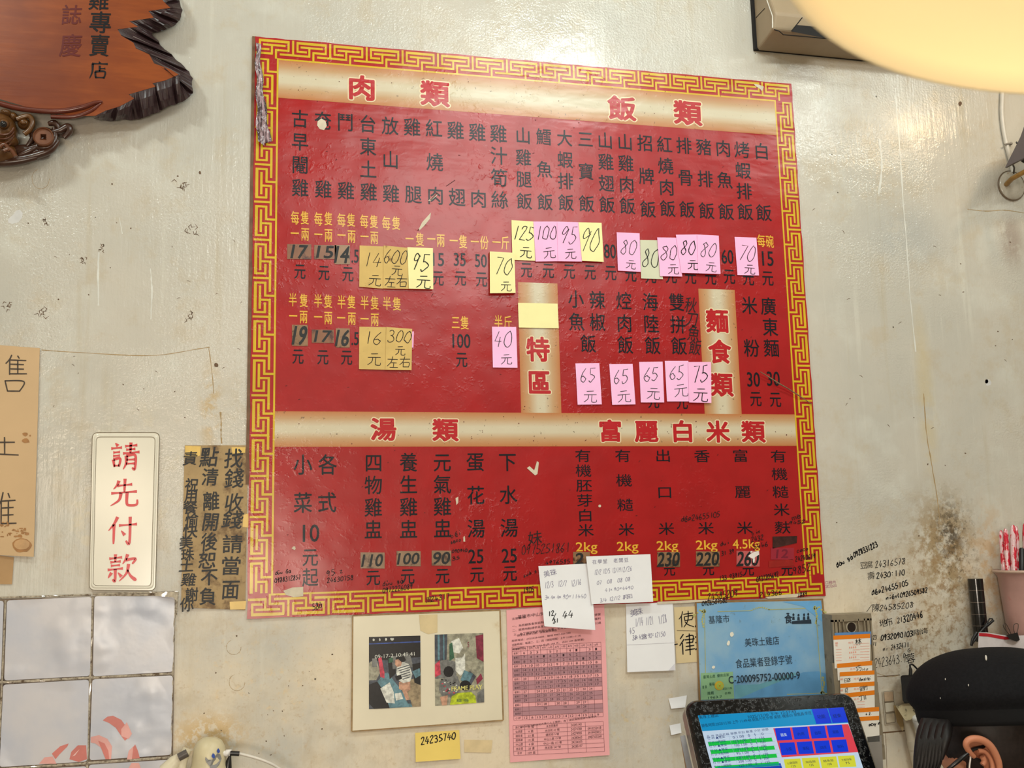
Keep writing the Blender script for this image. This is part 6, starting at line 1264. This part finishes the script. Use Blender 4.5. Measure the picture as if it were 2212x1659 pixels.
# head faces left (-x) and a little toward the wall, bowed forward
tilt_ = Matrix.Rotation(math.radians(-20), 3, 'Y'); turn = Matrix.Rotation(math.radians(-12), 3, 'Z'); HM = turn @ tilt_
def H(x, y, z): return hc + HM @ Vector((x, y, z))       # local: -x forward, -y toward the viewer (left side), z up
def ell(bm, c, r, seg=28, rings=18):
    m_ = MB(); m_.ball((0, 0, 0), r, None, seg, rings); vs = [bm.verts.new(H(*(Vector(c)+Vector(v)))) for v in m_.v]
    for f in m_.f:
        try: bm.faces.new([vs[i] for i in f])
        except ValueError: pass
bm = bmesh.new()
ell(bm, (.005, 0, .012), (.094, .074, .098)); ell(bm, (-.040, 0, -.055), (.058, .058, .072)); ell(bm, (-.052, 0, -.095), (.040, .040, .034)); ell(bm, (-.098, 0, -.040), (.016, .013, .026)); ell(bm, (-.108, 0, -.054), (.014, .014, .011))
ell(bm, (-.088, 0, -.080), (.016, .024, .012)); ell(bm, (-.088, 0, -.006), (.014, .052, .010)); ell(bm, (-.066, -.044, -.042), (.026, .020, .022)); ell(bm, (-.066, .044, -.042), (.026, .020, .022)); ell(bm, (-.085, 0, -.104), (.018, .022, .015))
def wtube(pts, rs, seg=18):
    m_ = MB(); m_.tube(pts, rs, seg); vs = [bm.verts.new(v) for v in m_.v]
    for f in m_.f:
        try: bm.faces.new([vs[i] for i in f])
        except ValueError: pass
neck = H(.035, 0, -.075); base = neck + Vector((.055, .0, -.11)); ch = base + Vector((.02, .0, -.16)); hip = base + Vector((.05, .0, -.46))
wtube([H(.02, 0, -.03), neck, base, base+Vector((.01, 0, -.04))], [.055, .053, .058, .075])
m_ = MB()
for c, rr_ in ((base+Vector((.01, 0, -.06)), (.085, .17, .06)), (ch, (.11, .185, .16)), (base+Vector((.035, 0, -.32)), (.105, .165, .16)), (hip, (.12, .17, .12))):
    m_.ball(c, rr_, None, 28, 16)
vs = [bm.verts.new(v) for v in m_.v]
for f in m_.f:
    try: bm.faces.new([vs[i] for i in f])
    except ValueError: pass
for sd in (-1, 1):      # arms reaching forward to the till, below the picture
    sh = base+Vector((.0, .175*sd, -.075)); el = sh+Vector((-.07, .05*sd, -.27)); wr = el+Vector((-.22, -.05*sd, .03))
    wtube([sh+Vector((.02, -.04*sd, .01)), sh, (sh+el)/2, el, (el+wr)/2, wr, wr+Vector((-.03, 0, .0))], [.05, .056, .048, .042, .038, .028, .026])
    pa = wr+Vector((-.075, 0, 0)); m2 = MB(); m2.ball((wr+pa)/2+Vector((-.012, 0, 0)), (.052, .040, .016), None, 16, 10); vs = [bm.verts.new(v) for v in m2.v]
    for f in m2.f:
        try: bm.faces.new([vs[i] for i in f])
        except ValueError: pass
    for i in range(4):
        y = (-.03+.02*i); l = (.062, .074, .070, .054)[i]; b_ = pa+Vector((.005, y, .0)); wtube([b_, b_+Vector((-l*.45, y*.1, .004)), b_+Vector((-l*.8, y*.12, -.006)), b_+Vector((-l, y*.12, -.016))], [.0095, .009, .008, .0065], 10)
    b_ = wr+Vector((-.03, -.034*sd, .0)); wtube([b_, b_+Vector((-.025, -.022*sd, -.002)), b_+Vector((-.052, -.026*sd, -.008))], [.012, .010, .008], 10)
    th_ = hip+Vector((-.02, .09*sd, -.02)); kn = th_+Vector((-.40, .03*sd, .0)); wtube([th_, (th_+kn)/2, kn, kn+Vector((-.01, 0, -.12)), kn+Vector((.02, 0, -.40))], [.085, .075, .058, .055, .04])
me = bpy.data.meshes.new('person_body'); bm.to_mesh(me); bm.free()
o = link('body', me, None, [SKIN])
rm = o.modifiers.new('one skin', 'REMESH'); rm.mode = 'VOXEL'; rm.voxel_size = .0055; sm = o.modifiers.new('soften', 'SMOOTH'); sm.iterations = 4; sm.factor = .5
me2 = bpy.data.meshes.new_from_object(o.evaluated_get(bpy.context.evaluated_depsgraph_get())); bpy.data.objects.remove(o)
for p in me2.polygons: p.use_smooth = True
body = link('body', me2, person, [SKIN] if not me2.materials else [])
# shirt: the trunk and sleeves a little outside the body
bs = bmesh.new(); bs.from_mesh(me2); top = base.z-.012
kill = [v for v in bs.verts if v.co.z > top or (v.co.x < (base.x-.24)) ]
bmesh.ops.delete(bs, geom=kill, context='VERTS')
bs.normal_update()
for v in bs.verts: v.co += v.normal*.007
ms = bpy.data.meshes.new('shirt'); bs.to_mesh(ms); bs.free()
for p in ms.polygons: p.use_smooth = True
so = link('shirt', ms, person, [SHIRT]); sd_ = so.modifiers.new('cloth', 'SOLIDIFY'); sd_.thickness = .004
# hair: close-cropped shell under the cap, longer fringe in front
def shell(scale, zlow, seg=72, rings=22, c=(.005, 0, .012), r_=(.094, .074, .098), ztop=1.0, wob=0.0):
    V = []; 
    for k_ in range(seg):
        az = 2*PI*k_/seg; lo = zlow(az)
        for i in range(rings+1):
            z = ztop + (lo-ztop)*i/rings; q = math.sqrt(max(0, 1-z*z)); w = scale*(1+random.uniform(-wob, wob)*(i/rings))
            V.append(H(c[0]-r_[0]*q*math.cos(az)*w, c[1]-r_[1]*q*math.sin(az)*w, c[2]+r_[2]*z*w))
    n_ = rings+1
    return V, [(k_*n_+i, k_*n_+i+1, ((k_+1) % seg)*n_+i+1, ((k_+1) % seg)*n_+i) for k_ in range(seg) for i in range(rings)]
def hairline(az):       # 0 front, pi/2 = the side we see, pi = nape
    a = az if az <= PI else 2*PI-az; d_ = math.degrees(a)
    T = ((0, .10), (20, -.25), (32, -.62), (45, -.80), (60, -.86), (74, -.78), (84, -.58), (92, -.20), (104, -.16), (118, -.40), (135, -.62), (160, -.78), (180, -.84))
    for (a0, z0), (a1, z1) in zip(T, T[1:]):
        if a0 <= d_ <= a1: return z0+(z1-z0)*(d_-a0)/(a1-a0)
    return -.8
V, F = shell(1.055, hairline, wob=.012); mb = MB(); mb.add(V, F, 0, True)
hair = mb.build('hair', HAIR, person); sd_ = hair.modifiers.new('depth', 'SOLIDIFY'); sd_.thickness = .006; sd_.offset = -1
mb = MB()
for i in range(24):     # fringe locks hanging forward of the brow
    t = i/23; a = hp(1998+50*t, 1556+4*t, .004+.028*t); b = hp(1988+54*t, 1600+4*math.sin(i), .020+.030*t); c_ = hp(1974+62*t+3*math.sin(i*2.1), 1672-62*max(0, t-.72)*2+6*math.sin(i*1.7), .020+.030*t)
    mb.tube([a, (a+b)/2, b, (b+c_)/2, c_], [.007, .009, .0085, .006, .0015], 8)
mb.build('hair_fringe', mat('black_hair', (20, 16, 16), .5, .35, .3, 200), person)
# ear
ec = hp(2131, 1630, .078); ear = MB()
def E(u, v, dn): return hp(u, v, dn)
O = catmull([(2104,1634),(2094,1624),(2087,1610),(2091,1600),(2104,1596),(2122,1599),(2138,1610),(2150,1628),(2158,1650),(2158,1668),(2150,1684),(2138,1692),(2128,1686)], 5)
ear.tube([E(u, v, .082+.010*math.sin(PI*i/len(O))) for i, (u, v) in enumerate(O)], [.0048*(.75+.45*math.sin(PI*min(1, i/len(O)*1.2))) for i in range(len(O))], 12)
N_ = len(O); cen = (2124, 1642); V = []
for f, dn in ((1.0, .086), (.78, .080), (.55, .076), (.30, .066), (.02, .062)):
    for u, v in O: V.append(E(cen[0]+(u-cen[0])*f, cen[1]+(v-cen[1])*f, dn))
ear.add(V, [(j*N_+i, j*N_+i+1, (j+1)*N_+i+1, (j+1)*N_+i) for j in range(4) for i in range(N_-1)], 0, True)
O2 = [(p[0]*.985+2124*.015, p[1]) for p in O]; V = [E(u, v, .086) for u, v in O]+[E(cen[0]+(u-cen[0])*.9, cen[1]+(v-cen[1])*.92, .060) for u, v in O]
ear.add(V, [(i, N_+i, N_+i+1, i+1) for i in range(N_-1)], 0, True)
P = catmull([(2112,1622),(2128,1624),(2140,1640),(2144,1660),(2138,1676)], 5); ear.tube([E(u, v, .084) for u, v in P], .0036, 10); P = catmull([(2122,1634),(2126,1644),(2122,1652)], 4); ear.tube([E(u, v, .082) for u, v in P], .0042, 10)
ear.build('ear', mat('ear_skin', (190, 124, 94), .45, .4, .05, 40), person)
# beret
BC = hp(2161, 1545, 0.0); mb = MB(); seg = 72
prof = [(.130, -.010), (.132, .004), (.134, .014), (.141, .022), (.146, .034), (.140, .052), (.126, .072), (.104, .090), (.074, .102), (.042, .109), (0, .110)]
def ber(rr_, z, a):
    sx = 1.0 + .0; tx = -.006*z/.12; wav = 1+.012*math.sin(3*a+1)+.008*math.sin(7*a)
    p = Vector((rr_*math.cos(a)*sx*wav + tx, rr_*math.sin(a)*.93*wav, z + rr_*math.cos(a)*-.02))
    return BC + Matrix.Rotation(math.radians(-8), 3, 'X') @ p
V = [ber(rr_, z, 2*PI*i/seg) for rr_, z in prof for i in range(seg)]
mb.add(V, [(j*seg+i, j*seg+(i+1) % seg, (j+1)*seg+(i+1) % seg, (j+1)*seg+i) for j in range(len(prof)-1) for i in range(seg)], 0, True)
cap = mb.build('beret', FELT, person)
sub = cap.modifiers.new('smooth', 'SUBSURF'); sub.levels = 1; sub.render_levels = 2
mb = MB(); V = [ber(rr_, z, 2*PI*i/seg) for rr_, z in ((.128, -.012), (.1315, -.012), (.1335, -.005), (.1345, .010), (.1335, .016)) for i in range(seg)]
mb.add(V, [(j*seg+i, j*seg+(i+1) % seg, (j+1)*seg+(i+1) % seg, (j+1)*seg+i) for j in range(4) for i in range(seg)], 0, True); mb.build('headband', mat('black_band', (16, 16, 18), .8, .2, .1, 200), cap)
# glasses temple and rims, mask loop
GB = mat('black_glasses', (18, 17, 18), .3, .5)
gl = MB(); gl.tube([hp(u, v, dn) for u, v, dn in ((2126,1612,.080), (2104,1618,.083), (2090,1627,.084), (2070,1644,.082), (2050,1660,.076), (2024,1682,.062))], [.0026, .003, .0034, .0034, .003, .003], 10); gl.build('glasses_temple', GB, person)
gl = MB()
for sd in (-1, 1):
    c_ = Vector((-.112, .033*sd, -.030)); gl.tube([H(c_.x+.012*abs(math.cos(2*PI*i/24))*0, c_.y+.024*math.cos(2*PI*i/24), c_.z+.019*math.sin(2*PI*i/24)) for i in range(25)], .0018, 8)
gl.tube([H(-.112, -.009, -.028), H(-.117, 0, -.024), H(-.112, .009, -.028)], .0016, 8); gl.build('glasses_rim', GB, person)
ml = MB(); P = catmull([(2096,1690),(2094,1660),(2096,1640),(2097,1626)], 5); ml.tube([hp(u, v, .080) for u, v in P], .0012, 8); P = catmull([(2146,1622),(2156,1640),(2160,1662),(2156,1690)], 5); ml.tube([hp(u, v, .092) for u, v in P], .0011, 8); ml.build('mask_loop', mat('white_elastic', (236, 228, 222), .6, .3), person)
mk = MB(); n_ = 14
V = [H(-.045-.075*math.cos(a)*k_, -.068*math.sin(a)*k_, -.052-.058*t) for t, k_ in ((0, .92), (.35, 1.04), (.7, .98), (1, .72)) for a in [(-1.25+2.5*i/n_) for i in range(n_+1)]]
mk.add(V, [(j*(n_+1)+i, (j+1)*(n_+1)+i, (j+1)*(n_+1)+i+1, j*(n_+1)+i+1) for j in range(3) for i in range(n_)], 0, True); mko = mk.build('face_mask', mat('mask_white', (220, 216, 212), .7, .2), person); x_ = mko.modifiers.new('cloth', 'SOLIDIFY'); x_.thickness = .002
# lint on the felt
lt = MB()
for u, v, s_ in ((2130,1421,.0034), (2042,1467,.0012), (2030,1437,.0009), (2092,1480,.0014), (2031,1508,.001), (2005,1593,.0009)):
    # drop each fleck on the cap's front surface
    best = min((bp_ for bp_ in [ber(rr_, z, 2*PI*i/seg) for rr_, z in prof for i in range(seg)]), key=lambda q: (proj(q)[0]-u)**2+(proj(q)[1]-v)**2 + (200 if (q-CAM).length > (BC-CAM).length else 0))
    d_ = (CAM-best).normalized(); p = CAM + ray(u, v).normalized()*((best-CAM).length-.003); lt.ball(p, (s_*.45, s_*.45, s_*1.3), None, 8, 6)
lt.build('lint_speck', mat('lint_white', (226, 222, 214), .7, .2), cap)
# the stool that carries the cashier, below the picture
sx, sy, sz = hip.x, hip.y, hip.z-.118
